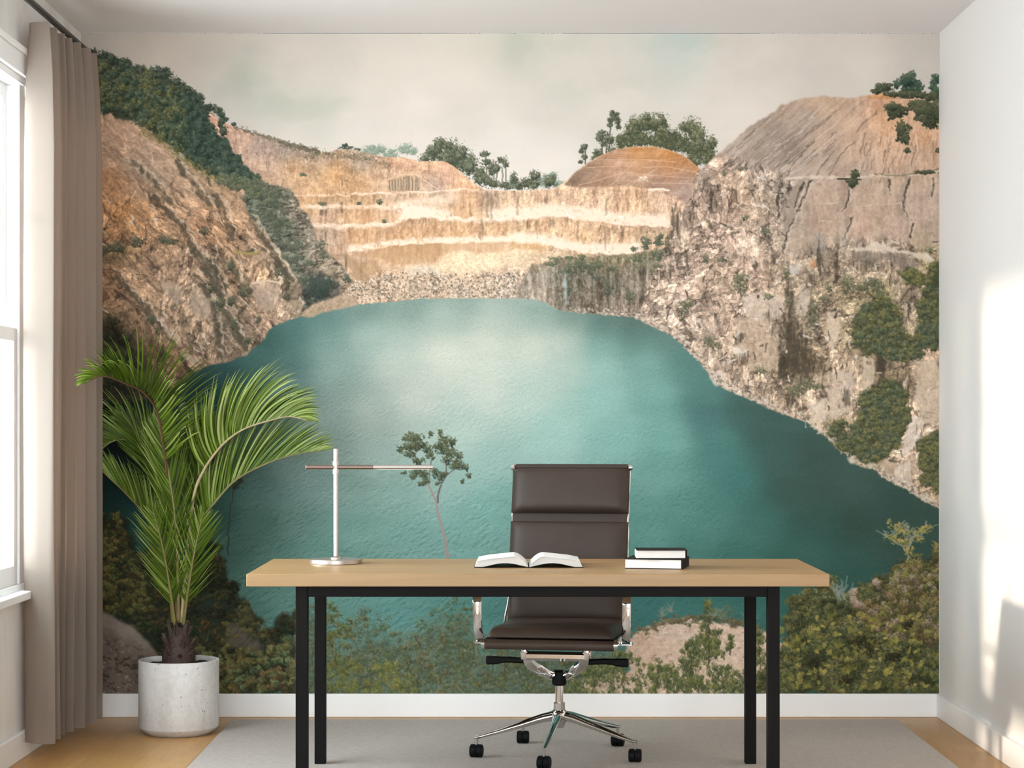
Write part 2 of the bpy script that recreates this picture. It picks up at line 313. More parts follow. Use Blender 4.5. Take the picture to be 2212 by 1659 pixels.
    P.line([(838, 388), (868, 378), (900, 378), (925, 395), (945, 408)], 2, 1.5, 'dcc0a2', .8)
    # small shrubs among the terraces
    for cx, cy, rx, ry in ((654, 378, 9, 4), (820, 436, 7, 6), (775, 440, 5, 4), (695, 440, 5, 3), (830, 478, 5, 4), (1395, 525, 10, 15), (1422, 520, 10, 13), (1370, 538, 7, 5), (1428, 510, 5, 6)):
        P.clump(cx, cy, rx, ry, int(rx * ry * .8) + 8, ['3f463a', '555c4b', '78785f'], (1.4, 2.6), .85)
    for x, y0, y1 in ((1041, 475, 515), (1038, 500, 517), (1307, 490, 537), (1160, 478, 515), (1246, 480, 520), (1062, 415, 470), (1052, 420, 468), (1015, 440, 468), (1309, 430, 465), (1120, 425, 465)):
        P.crack([(x, y0), (x + R.normal(0, 2), (y0 + y1) / 2), (x, y1)], 5, '7d6f58', .42, int(x), 1, 4)
    # ---- orange dome
    dome = [(1218, 400), (1240, 375), (1270, 352), (1300, 335), (1330, 323), (1370, 317), (1405, 317), (1440, 322), (1470, 334), (1490, 345), (1520, 372), (1510, 420), (1480, 440), (1440, 412), (1400, 406), (1360, 402), (1300, 404), (1250, 405)]
    sl, X, Y = P.box(1210, 312, 1524, 445)
    m = P.poly(dome, X, Y, 3, 12, 8, 1)
    c = P.field([(1230, 390, '8f755f'), (1270, 365, '9c7d66'), (1320, 340, 'ba8d6c'), (1380, 325, 'c98a4e'), (1440, 335, 'cc8c4e'), (1490, 355, 'c58a58'), (1340, 355, 'd5a887'), (1380, 355, 'cf9c70'), (1440, 355, 'cf9463'), (1300, 385, 'aa8468'), (1360, 385, 'b0876a'), (1420, 375, 'b68c70'), (1480, 385, 'bc9883'), (1420, 400, 'a98b78'), (1480, 410, 'b39a8a'), (1350, 400, 'c0a084')], X, Y, 1.7, 300)
    gl = fbm((X + Y * .9) / 16, (X * .6 - Y) / 90, 121, 4)
    bd = fbm(X / 90, (Y + .0009 * (X - 1385) ** 2) / 5.5, 133, 4, .6)
    c = c * .9 + np.array([14, 13, 14], np.float32) + (gl * 22 + bd * 20 + fbm(X / 4, Y / 4, 131, 4) * 18)[..., None]
    P.comp(sl, c, m)
    for pts in ([(1250, 400), (1290, 390), (1350, 372), (1400, 378), (1500, 385)], [(1310, 345), (1380, 344), (1460, 350)], [(1390, 362), (1440, 360), (1505, 372)], [(1410, 395), (1500, 397)], [(1270, 362), (1340, 358)], [(1352, 400), (1420, 365)], [(1320, 400), (1375, 345)], [(1360, 402), (1400, 375)]):
        P.line(pts, 1.6, 1.4, 'd9b497', .45, .8)
    P.line([(1300, 334), (1335, 338), (1385, 343), (1440, 341), (1475, 336)], 1.6, 1.4, 'b27a49', .6, 1)
    P.clump(1390, 388, 9, 7, 60, ['9c8268', 'd3bca2', 'e8d6c0'], (1.4, 2.6))
    P.line([(1405, 410), (1430, 408), (1445, 412)], 5, 4, 'efdcc8', .8)
    # ---- grey fluted cliff above the water, right of the rubble
    sl, X, Y = P.box(1110, 540, 1450, 700)
    m = P.poly([(1117, 648), (1130, 600), (1147, 570), (1200, 562), (1250, 556), (1320, 552), (1395, 545), (1450, 530), (1450, 700), (1372, 684), (1330, 682), (1230, 675), (1205, 669), (1180, 652), (1150, 646)], X, Y, 5, 16, 14, 1)
    c = P.field([(1150, 600, 'a89a8a'), (1200, 600, '8c8374'), (1240, 600, '6f6a5c'), (1280, 620, '837768'), (1320, 620, '6b6456'), (1370, 610, '8f8272'), (1410, 600, 'a08e7e'), (1220, 650, '7d7466'), (1290, 660, '75695b'), (1350, 660, '8a7a6b'), (1170, 640, 'b3a291'), (1250, 560, '8c8068'), (1330, 557, '8f8268'), (1390, 560, '7f7a62'), (1160, 570, 'a7967f'), (1440, 560, '9c8f80')], X, Y, 1.7, 150)
    fl = fbm(X / 6.5, Y / 50, 141, 4, .6); f1, ed, val = worley(X / 5, Y / 9, 151)
    c = c + (fl * 46 + fbm(X / 3, Y / 4, 161, 3) * 22 + (val - .5) * 36 - 24 * sstep(.2, .0, ed))[..., None]
    c = c * (1 - .35 * sstep(.1, .5, fbm(X / 22, Y / 90, 171, 2)) * sstep(565, 590, Y))[..., None]
    P.comp(sl, c, m)
    for i in range(16):
        P.clump(R.uniform(1190, 1440), R.uniform(548, 582) + 6, R.uniform(6, 18), R.uniform(3, 8), 46, ['454c3c', '5c614b', '7b7a5e'], (1.4, 2.8), .75)
    for cx, cy, rx, ry in ((1255, 575, 20, 12), (1275, 585, 16, 10), (1230, 580, 14, 14), (1225, 620, 10, 26), (1312, 620, 12, 22), (1290, 600, 14, 10), (1360, 640, 12, 16), (1425, 550, 18, 14), (1440, 535, 8, 20)):
        P.clump(cx, cy, rx, ry, int(rx * ry * .45), ['40463a', '535846', '6e6d58'], (1.4, 2.6), .7)
    P.crack([(1221, 590), (1222, 630), (1219, 672)], 8, 'aab3b0', .6, 77, 1, 4)
    # ---- water
    sl, X, Y = P.box(173, 640, 2031, 1498)
    c = P.field([(900, 650, '6f8f89'), (1000, 655, '79968f'), (1100, 655, '84a099'), (780, 670, '61847f'), (700, 690, '4d7775'), (960, 690, '92aaa3'), (1080, 690, 'a0b2aa'), (1160, 670, '7b9a94'), (1230, 690, '547a75'), (1300, 700, '456863'), (1370, 700, '47625c'), (1230, 720, '92aaa2'), (1300, 735, '659c97'), (1380, 730, '4a7b76'), (1430, 735, '4d746f'),
                 (640, 720, '3f6d6b'), (580, 740, '2d5653'), (560, 790, '315f5d'), (480, 810, '1d4544'), (440, 840, '0f2f2d'), (520, 850, '234a48'), (560, 900, '2f5654'), (620, 780, '446f6d'), (700, 740, '6a928e'), (720, 800, '7b9e9a'), (620, 850, '5f8583'), (800, 730, '8ba9a2'), (850, 780, 'a6b8b1'), (960, 760, 'b9c2b8'), (1050, 740, 'b5bfb6'), (1150, 750, 'b4bfb5'), (1210, 740, 'b0bdb3'), (1230, 790, '94b2ab'), (1050, 830, 'b0bfb7'), (900, 860, 'aebcb5'), (1150, 850, '9cb9b2'), (800, 900, '93aaa5'), (720, 900, '7b9896'),
                 (1300, 780, '78aaa5'), (1400, 780, '659f9b'), (1480, 780, '447a76'), (1300, 860, '79afab'), (1420, 860, '5f9d99'), (1520, 850, '3f7673'), (1530, 900, '37696a'), (1600, 890, '305753'), (1200, 930, '85b3ae'), (1330, 950, '69a5a1'), (1450, 950, '5a9a96'), (1560, 960, '3b7d79'), (1650, 930, '2f5450'), (1680, 1000, '305a56'), (1750, 980, '2f4f49'), (1600, 1040, '327672'), (1700, 1060, '2f534d'), (1780, 1050, '304e47'), (1850, 1060, '34554e'), (1900, 1100, '2c4d46'), (2000, 1120, '2f4d45'), (1850, 1130, '29493f'), (1950, 1180, '27483f'), (1760, 1120, '2b564f'), (1650, 1130, '2f6a64'), (1750, 1180, '2d635c'), (1820, 1200, '27564f'), (1600, 1180, '2f7069'), (1700, 1250, '265f57'), (1850, 1240, '24544c'),
                 (1000, 930, '9bb8b2'), (900, 940, '97b2ac'), (820, 980, '86a6a1'), (720, 960, '73918e'), (1060, 1000, '7fa9a4'), (960, 1040, '7ba4a0'), (850, 1060, '6e9994'), (760, 1060, '678f8a'), (680, 1040, '66898a'), (620, 1000, '5f8280'), (560, 1040, '3f6865'), (640, 1110, '537d77'), (560, 1130, '3d6962'), (760, 1150, '5c8f89'), (880, 1150, '5f938e'), (1000, 1140, '5f9994'), (1080, 1090, '62a09a'), (700, 1190, '4f837c'), (580, 1220, '467a72'), (520, 1180, '325e56'), (600, 1300, '4b827c'), (560, 1320, '41756d'),
                 (1420, 1040, '55928e'), (1480, 1100, '488884'), (1400, 1160, '4a8d88'), (1540, 1100, '3c7e79'), (1500, 1170, '3b7d76'), (700, 1310, '4f8883'), (850, 1310, '4b8c89'), (1000, 1300, '448783'), (1080, 1330, '3f7f7c'), (1400, 1310, '2c6f6c'), (1500, 1320, '2c7370'), (1620, 1330, '2b706c'), (1690, 1340, '276660'), (900, 1420, '4d7d76'), (1200, 1440, '4a7770'),
                 (300, 960, '091716'), (230, 930, '070e0d'), (230, 1050, '0a2725'), (300, 1060, '0d2f2c'), (380, 1000, '123431'), (230, 1110, '0c322e'), (430, 1050, '1c4743'), (470, 1120, '25534c'), (500, 1000, '2e5a58'), (430, 920, '163c3a'), (330, 1130, '14443d'), (400, 880, '0f2f2d')], X, Y, 2.1, 1700)
    g = c.mean(-1, keepdims=True); c = (g + (c - g) * .70) * np.array([1.07, 1.05, 1.01], np.float32) + 2
    sc = 1.4 + clamp(Y - 640, 0, 900) * .0060
    gy = np.log(1.4 + clamp(PY[:, 0] - 640, 0, 900) * .0060) / .0060
    V = np.broadcast_to(gy[sl[0]][:, None], X.shape).astype(np.float32)
    U = (X - 1100) / sc
    tw = 0.
    wu = U * .80 - V * (.52 + tw); wv = U * (.55 + tw) + V * .84
    h = fbm(wu * .5 + .8 * fbm(U * .3, V * .3, 182, 2), wv * .85 + .4 * fbm(U * .25, V * .4, 186, 2), 181, 3, .6)
    gx, gyy = grad(h)
    rip = clamp((gyy + .45 * gx) * np.minimum(sc, 7) * 1.35, -1.2, .55)
    rip = rip * sstep(-.5, .35, fbm(X / 26, Y / 16, 187, 3)) 
    amp = np.interp(Y, [640, 800, 950, 1150, 1498], [6, 7, 9, 13, 13]).astype(np.float32) * (1 - .75 * sstep(1480, 1720, X)) * (1 - .35 * sstep(1050, 1350, X))
    lum = c.mean(-1) / 130
    c = c + (rip * amp * clamp(lum, .35, 1.1))[..., None]
    c = c + (fbm(X / 2.2, Y / 1.8, 185, 2) * 9 * clamp(lum, .2, 1.))[..., None]
    c = c + (fbm(X / 160, Y / 40, 188, 4) * 7)[..., None]
    shore = [(2032, 1100), (2010, 1090), (1985, 1075), (1960, 1055), (1930, 1045), (1905, 1026), (1885, 1013), (1850, 1003), (1830, 985), (1800, 960), (1788, 945), (1765, 930), (1745, 912), (1700, 897), (1670, 886), (1640, 870), (1600, 855), (1560, 836), (1540, 820), (1530, 803), (1500, 770), (1470, 740), (1440, 716), (1400, 700), (1372, 686), (1330, 682), (1230, 674), (1205, 669), (1180, 654), (1150, 646), (1100, 645), (1000, 644), (900, 646), (840, 652), (770, 658), (720, 668), (680, 678), (652, 682), (600, 699), (582, 708), (572, 728), (550, 750), (530, 768), (482, 783), (441, 792), (417, 804), (380, 832), (295, 866), (208, 878), (160, 884), (160, 1500), (2032, 1500)]
    m = P.poly(shore, X, Y, 2.5, 8, 23)
    # dark mirror of the banks along the shore
    P.comp(sl, c, m)
    P.field_shore = shore

    # ---- dark scree slope between the left cliff and the terraces
    sl, X, Y = P.box(510, 385, 790, 700)
    m = P.poly([(525, 400), (560, 394), (600, 400), (626, 412), (646, 440), (664, 466), (684, 510), (700, 540), (722, 558), (745, 585), (762, 606), (742, 632), (705, 655), (668, 680), (650, 683), (600, 600), (560, 520), (530, 470)], X, Y, 7, 18, 31, 1)
    c = P.field([(550, 420, '5c6152'), (600, 420, '666656'), (640, 460, '8a7d6c'), (570, 480, '6a6a5a'), (620, 500, '5f6253'), (660, 520, '8d8070'), (640, 560, '6b6a5c'), (690, 560, '9a8876'), (720, 580, '8c7a67'), (690, 615, '3f4640'), (665, 640, '4a4c43'), (720, 620, '544f46'), (745, 610, 'a08a73'), (655, 600, '6f695b')], X, Y, 1.7, 200)
    f1, ed, val = worley(X / 7 + .3 * fbm(X / 9, Y / 9, 3, 3), Y / 4.5, 201)
    lump = fbm(X / 9, Y / 9, 205, 4, .65)
    hh = crag(X / 13, Y / 9, 207, 5, .62); gx, gy_ = grad(hh); ff, cc = facets(X, Y, ((20, 11), (10, 6), (6, 4)), 2300); hs = clamp(ff * 1.5 - cc * .6 + (gx + gy_) * .8, -1.3, 1.3)
    c = c * (1 + .36 * hs)[..., None] + (lump * 22 + (val - .6) * 60 * sstep(.6, .9, val) * sstep(-.2, .3, lump))[..., None]
    P.comp(sl, c, m)
    for i in range(40):
        t = R.random(); x = 545 + 130 * t + R.normal(0, 26); y = 415 + 190 * t + R.normal(0, 26)
        P.clump(x, y, R.uniform(8, 18), R.uniform(6, 12), 60, ['3e453a', '525a49', '6b6d58'], (1.3, 2.8), .6)
    P.clump(690, 618, 28, 26, 420, ['2f3833', '3a443d', '474f46'], (2, 4), .55)
    # ---- left cliff
    sl, X, Y = P.box(173, 225, 690, 890)
    cliff = [(160, 215), (210, 225), (250, 240), (300, 265), (350, 300), (390, 340), (430, 370), (470, 390), (515, 410), (530, 446), (540, 470), (562, 490), (588, 520), (606, 556), (636, 590), (652, 620), (657, 655), (650, 682), (600, 699), (582, 708), (572, 728), (550, 750), (530, 768), (482, 783), (441, 792), (417, 804), (380, 832), (295, 866), (208, 878), (160, 884)]
    m = P.poly(cliff, X, Y, 5, 14, 37, 1)
    c = P.field([(215, 260, 'bb9f8c'), (260, 300, 'b59a88'), (310, 330, 'b39b8a'), (360, 360, 'b19b88'), (230, 330, 'a89382'), (290, 360, '9a8a7c'), (340, 385, '988a7c'), (225, 390, 'b28a69'), (260, 400, 'a48267'), (310, 410, '9c8672'), (400, 400, 'b09883'), (450, 410, 'a8927c'), (500, 430, 'a89078'), (215, 440, 'a5805f'), (270, 460, 'b0875f'), (330, 450, 'ac8768'), (390, 450, 'ab8f78'), (440, 460, 'b4947a'), (490, 460, 'b89a80'), (240, 500, 'aa8564'), (300, 510, 'aa8768'), (370, 500, 'a2886f'), (440, 500, 'b39074'), (500, 500, 'b28d70'), (540, 510, 'a08a76'),
                 (215, 540, '5f5540'), (260, 545, '7c6a52'), (330, 555, '9c8470'), (400, 560, '9c8673'), (460, 560, '8c7c6a'), (530, 550, 'a48c76'), (580, 550, '8f7f6e'), (215, 590, '8e715a'), (280, 590, 'a08770'), (350, 600, 'a58d79'), (410, 610, 'ab9582'), (460, 620, '817565'), (500, 610, '9a826a'), (560, 600, 'a88c72'), (620, 600, '857a6b'), (215, 650, '7a5f4a'), (260, 660, '86705c'), (320, 650, '9c846f'), (380, 650, 'a8937f'), (430, 650, 'b09b87'), (480, 660, '6f675a'), (530, 650, '93806c'), (580, 640, 'b39d89'), (610, 660, 'a39180'), (640, 650, '7c7466'),
                 (230, 710, '33301f'), (260, 740, '2a2a1e'), (310, 710, '6e5a49'), (350, 720, '9a816c'), (400, 710, 'a9937e'), (440, 700, 'b09a86'), (480, 720, '6f675b'), (530, 710, '857667'), (570, 700, 'a78f7c'), (220, 790, '1c1e17'), (290, 780, '23241b'), (340, 770, '5a4433'), (380, 770, '8a6f59'), (420, 780, '9c8572'), (470, 760, '8c7a69'), (540, 745, '7c6d5e'), (250, 850, '2a2620'), (330, 840, '3a3028'), (400, 800, '6b5645')], X, Y, 1.7, 250)
    # strata fall to the right, steeper lower down
    ang = .72
    U = X * np.cos(ang) + Y * np.sin(ang); V = -X * np.sin(ang) + Y * np.cos(ang)
    wa = fbm(X / 40, Y / 40, 212, 3)
    s1 = fbm(U / 46 + wa * .4, V / 6.5 + wa, 211, 5, .62)
    s2 = fbm(X / 7 + wa, Y / 26 + wa, 221, 4, .62)                      # upright fluting
    f1, ed, val = worley(U / 17 + wa * .8, V / 8 + wa * .8, 231)
    f1b, edb, valb = worley(X / 9 + wa, Y / 13 + wa, 234)
    up = sstep(470, 330, Y + (X - 210) * -.12)
    low = 1 - up
    lump = fbm(X / 26, Y / 26, 241, 5, .6)
    h1 = crag(U / 44 + wa * .6, V / 17 + wa * .8, 243, 5, .62); h2 = crag(X / 17 + wa, Y / 40 + wa, 247, 5, .62); h3 = crag(X / 13 + wa, Y / 9 + wa, 249, 4, .6)
    k2 = sstep(-.3, .35, fbm(X / 60, Y / 60, 253, 2)) * low
    hh = (h1 * (1 - k2) + h2 * k2) * 1.5 + h3 * .55
    gx, gy_ = grad(hh)
    fa, ca = facets(U, V, ((44, 15), (21, 8), (10, 5)), 2100); fb, cb = facets(X + Y * .25, Y, ((17, 36), (10, 17), (6, 7)), 2200)
    ff = fa * (1 - k2) + fb * k2; cc = ca * (1 - k2) + cb * k2
    hsh = clamp((gx * .75 + gy_ * .9) * 1.2, -.5, .4) + ff * (1.5 - .55 * up) - cc * .75 * (1 - .5 * up)
    hsh = clamp(hsh, -1.5, 1.2)
    mm_ = blur(hh, 5); occ = clamp((mm_ - hh) * 2.2, -.5, 1)
    c = c * np.array([1.07, 1.02, .97], np.float32) + 3
    c = c * (1 + .34 * hsh * (.62 + .38 * low) - .12 * occ + .10 * lump + .09 * s1 + (val - .5) * .10 * low)[..., None]
    c = c + (sstep(.3, .9, hsh) * 16 * clamp(c.mean(-1) / 130, .1, 1))[..., None]
    crev = sstep(.24, .55, fbm(U / 70 + wa * .5, V / 14 + wa * 1.3, 251, 4, .58))
    c = c * (1 - .34 * crev * (.35 + .65 * low))[..., None]
    dk2 = sstep(.18, .5, fbm(X / 24 + wa, Y / 60 + wa, 257, 4, .6)) * low
    c = c * (1 - .26 * dk2)[..., None] + (dk2 * 8)[..., None] * np.array([.7, .8, .7], np.float32)
    P.comp(sl, c, m)
    # gullies and broken ledges
    for n_, pts in enumerate(([(330, 425), (365, 460), (395, 490), (412, 530), (432, 565), (455, 600), (470, 640)], [(410, 520), (440, 560), (470, 590), (485, 620)], [(455, 560), (470, 610), (480, 660), (500, 700), (520, 740)], [(500, 560), (515, 600), (525, 640)], [(440, 620), (462, 660), (470, 720), (482, 770)], [(590, 540), (610, 580), (625, 620)], [(540, 470), (570, 520), (600, 560), (630, 610)], [(465, 420), (490, 470), (500, 520)], [(290, 350), (330, 390), (370, 440)], [(380, 350), (420, 400), (450, 440)], [(255, 600), (300, 650), (340, 700), (380, 750)], [(500, 690), (520, 730), (528, 755)])):
        P.crack(pts, 13, '4a4538', .62, 1000 + n_ * 20, 2, 9)
        P.crack([(a + 9, b - 5) for a, b in pts], 5, 'd0b9a2', .55, 1300 + n_ * 20, 1, 9)
    for i in range(150):
        x, y = R.uniform(215, 650), R.uniform(330, 790)
        if P.poly(cliff, np.array([[x]], np.float32), np.array([[y]], np.float32))[0, 0] < .5 or (x < 330 and y > 680): continue
        a = R.normal(.75, .18) if R.random() < .6 else R.normal(1.35, .2)
        l = R.uniform(8, 34); q = [(x, y), (x + np.cos(a) * l, y + np.sin(a) * l)]
        if P.poly(cliff, np.array([[q[1][0]]], np.float32), np.array([[q[1][1]]], np.float32))[0, 0] < .5: continue
        P.crack(q, R.uniform(2.5, 5), 'd6c0aa' if R.random() < .5 else '51483a', R.uniform(.35, .7), 2000 + i, .8, 5)
    # slabs standing bright near the water
    for pts in ([(350, 690), (385, 725), (392, 735), (372, 733), (355, 715)], [(388, 755), (430, 778), (438, 788), (415, 784), (392, 768)], [(345, 605), (385, 612), (400, 630), (385, 660), (360, 640)], [(420, 620), (455, 650), (455, 690), (425, 690), (410, 655)], [(545, 615), (600, 612), (602, 640), (595, 668), (560, 672), (548, 640)]):
        a = np.array(pts); b = P.box(a[:, 0].min() - 6, a[:, 1].min() - 6, a[:, 0].max() + 6, a[:, 1].max() + 6)
        mm = P.poly(pts, b[1], b[2], 5, 9, 44, 1)
        P.comp(b[0], rgb('b8a390') + (fbm(b[1] / 5, b[2] / 16, 45, 3) * 26)[..., None], mm * .6)
    P.line([(575, 560), (590, 612)], 2, 2, '6b5b4a', .4); P.line([(545, 612), (575, 606), (602, 610)], 5, 3, 'd3bca6', .7, 1)
    P.line([(510, 545), (540, 548), (560, 545)], 4, 3, 'a3914f', .6, 1)
    # shrubs on the ledges
    for cx, cy, rx, ry in ((297, 522, 18, 13), (355, 517, 15, 9), (250, 535, 22, 12), (220, 540, 14, 12), (370, 523, 12, 6), (498, 575, 8, 14), (528, 630, 14, 14), (475, 655, 12, 14), (500, 650, 10, 10), (325, 690, 10, 10), (505, 700, 8, 14), (455, 625, 8, 8), (545, 540, 6, 4), (440, 500, 8, 8), (535, 735, 12, 8), (560, 690, 6, 8), (600, 590, 8, 10), (620, 640, 8, 10)):
        P.clump(cx, cy, rx, ry, int(rx * ry * .9) + 14, ['2e3226', '414434', '575844', '706e58'], (1.2, 2.6), .65)
    for i in range(60):
        x, y = R.uniform(205, 330), R.uniform(690, 870)
        if x > 250 + (y - 690) * .55: continue
        P.clump(x, y, R.uniform(10, 22), R.uniform(8, 16), 70, ['12160f', '1e2318', '2f3322', '41422c'], (1.4, 3), .7)
    P.clump(350, 770, 14, 20, 150, ['1f2217', '2c2f20', '3d3c28'], (1.4, 3), .7)
    # gravel spit at the foot of the far corner
    sl, X, Y = P.box(640, 630, 780, 700)
    m = P.poly([(650, 683), (660, 668), (680, 655), (705, 648), (735, 640), (770, 640), (775, 658), (720, 670), (690, 679), (668, 686)], X, Y, 3, 9, 48, 1)
    c = P.field([(665, 675, 'b59a7f'), (700, 655, 'bda388'), (740, 650, 'ac957d'), (700, 672, '917c66')], X, Y) + (fbm(X / 3, Y / 3, 261, 3) * 26 + fbm((X + Y) / 3, (X - Y) / 14, 262, 3) * 18)[..., None]
    P.comp(sl, c, m)
    P.clump(690, 622, 26, 22, 300, ['2f3833', '3a443d', '474f46'], (2, 4), .6)
    # ---- forest on the left slope
    sl, X, Y = P.box(173, 95, 580, 425)
    forest = [(165, 112), (200, 118), (222, 122), (250, 128), (280, 140), (300, 150), (330, 158), (352, 160), (370, 168), (385, 182), (410, 194), (430, 208), (438, 222), (444, 240), (456, 270), (462, 290), (490, 302), (505, 330), (535, 362), (552, 385), (575, 400), (545, 412), (510, 402), (470, 384), (430, 362), (400, 340), (370, 312), (340, 290), (310, 272), (280, 262), (250, 250), (210, 236), (165, 232)]
    m = P.poly(forest, X, Y, 12, 14, 53, 1)
    c = P.field([(200, 150, '53553f'), (230, 190, '4b4f3a'), (280, 180, '4c5442'), (330, 200, '47513f'), (240, 230, '33392a'), (300, 240, '333c2e'), (370, 230, '2f4034'), (420, 240, '2e4136'), (340, 280, '2e3a2c'), (420, 310, '2a3d32'), (460, 340, '2c4036'), (500, 370, '34463a'), (480, 385, '4d5642'), (550, 395, '565a49'), (380, 300, '35422f')], X, Y, 1.7, 300)
    c = c + (fbm(X / 10, Y / 10, 271, 4, .6) * 16)[..., None]
    P.comp(sl, c, m * .95)
    for i in range(520):
        x = R.uniform(205, 555); t = (x - 205) / 350
        top = np.interp(x, [205, 250, 300, 352, 400, 438, 462, 505, 555], [118, 128, 150, 158, 188, 218, 290, 330, 388]); bot = np.interp(x, [205, 250, 310, 370, 430, 510, 555], [232, 248, 270, 310, 360, 400, 408])
        y = top + (bot - top) * (i / 520.) + R.normal(0, 3)
        f = (y - top) / max(bot - top, 1)
        pal = [['252c20', '3a4330', '566046', '80805f'], ['1f2a22', '2f3e33', '455545', '67725c'], ['27301f', '3f4429', '626038', '86804e']][int(R.choice(3, p=[.4, .45, .15]))]
        if x > 400: pal = ['1f2b24', '2d3c32', '404f42', '5b6857']
        rr = R.uniform(6, 12)
        P.clump(x, y, rr, rr * .95, 56, pal, (1.5, 3.2), .62, (-.5, -.85))
    for cx, cy, rx, ry in ((224, 118, 12, 9), (240, 128, 12, 12), (268, 138, 16, 12), (205, 118, 8, 12), (358, 150, 8, 6), (360, 160, 12, 8), (380, 175, 12, 9), (405, 195, 12, 10), (432, 212, 9, 9), (345, 165, 16, 9), (300, 150, 12, 8), (185, 112, 14, 9), (180, 125, 12, 10), (437, 225, 6, 10)):
        tree(cx, cy, rx, ry, pal=pal_dk, sub=4)
    P.line([(305, 165), (300, 140), (292, 138)], 1.2, 1, '6f6a5c', .6); P.line([(303, 150), (312, 138)], 1.1, 1, '6f6a5c', .6); P.line([(350, 160), (343, 142)], 1.2, 1, '55524a', .7); P.line([(434, 215), (432, 200)], 1.6, 1, '4a4a40', .7)
    for cx, cy, rx, ry in ((455, 232, 12, 8), (468, 240, 12, 9), (478, 250, 8, 8), (488, 258, 6, 4), (478, 270, 6, 14), (484, 285, 8, 12), (480, 262, 6, 8), (505, 268, 4, 3)):
        tree(cx, cy, rx, ry, pal=pal_dk, sub=4)
    # yellowed grass along the foot of the forest
    for i in range(900):
        x = R.uniform(300, 560); y = np.interp(x, [300, 340, 370, 400, 430, 470, 560], [282, 298, 322, 345, 365, 388, 412]) + R.normal(0, 7)
        P.dabs([x], [y], R.uniform(1.5, 3.5), .8, R.normal(.8, .5), [rgb(['7d7440', '8f7f4a', '66663c', '9c8a58', '55593a'][int(R.integers(0, 5))])], .55)
    for i in range(46):
        x = R.uniform(470, 600); y = np.interp(x, [470, 600], [385, 418]) + R.normal(0, 9)
        P.clump(x, y, 11, 6, 40, ['4a4f3e', '5f634e', '7d7c64'], (1.3, 2.6), .55)

    # ---- right cliff
    sl, X, Y = P.box(1360, 195, 2031, 1110)
    rc = [(1372, 686), (1388, 656), (1404, 612), (1412, 590), (1430, 560), (1438, 540), (1446, 505), (1468, 462), (1488, 430), (1494, 400), (1505, 375), (1530, 350), (1560, 326), (1590, 300), (1620, 274), (1660, 248), (1690, 227), (1730, 213), (1780, 207), (1840, 211), (1880, 206), (1910, 202), (1960, 206), (2040, 206), (2040, 1101), (2010, 1091), (1985, 1076), (1960, 1056), (1930, 1046), (1905, 1027), (1885, 1014), (1850, 1004), (1830, 986), (1800, 961), (1788, 946), (1765, 931), (1745, 913), (1700, 898), (1670, 887), (1640, 871), (1600, 856), (1560, 837), (1540, 821), (1530, 804), (1500, 771), (1470, 741), (1440, 717), (1400, 701)]
    m = P.poly(rc, X, Y, 4, 9, 61, 1)
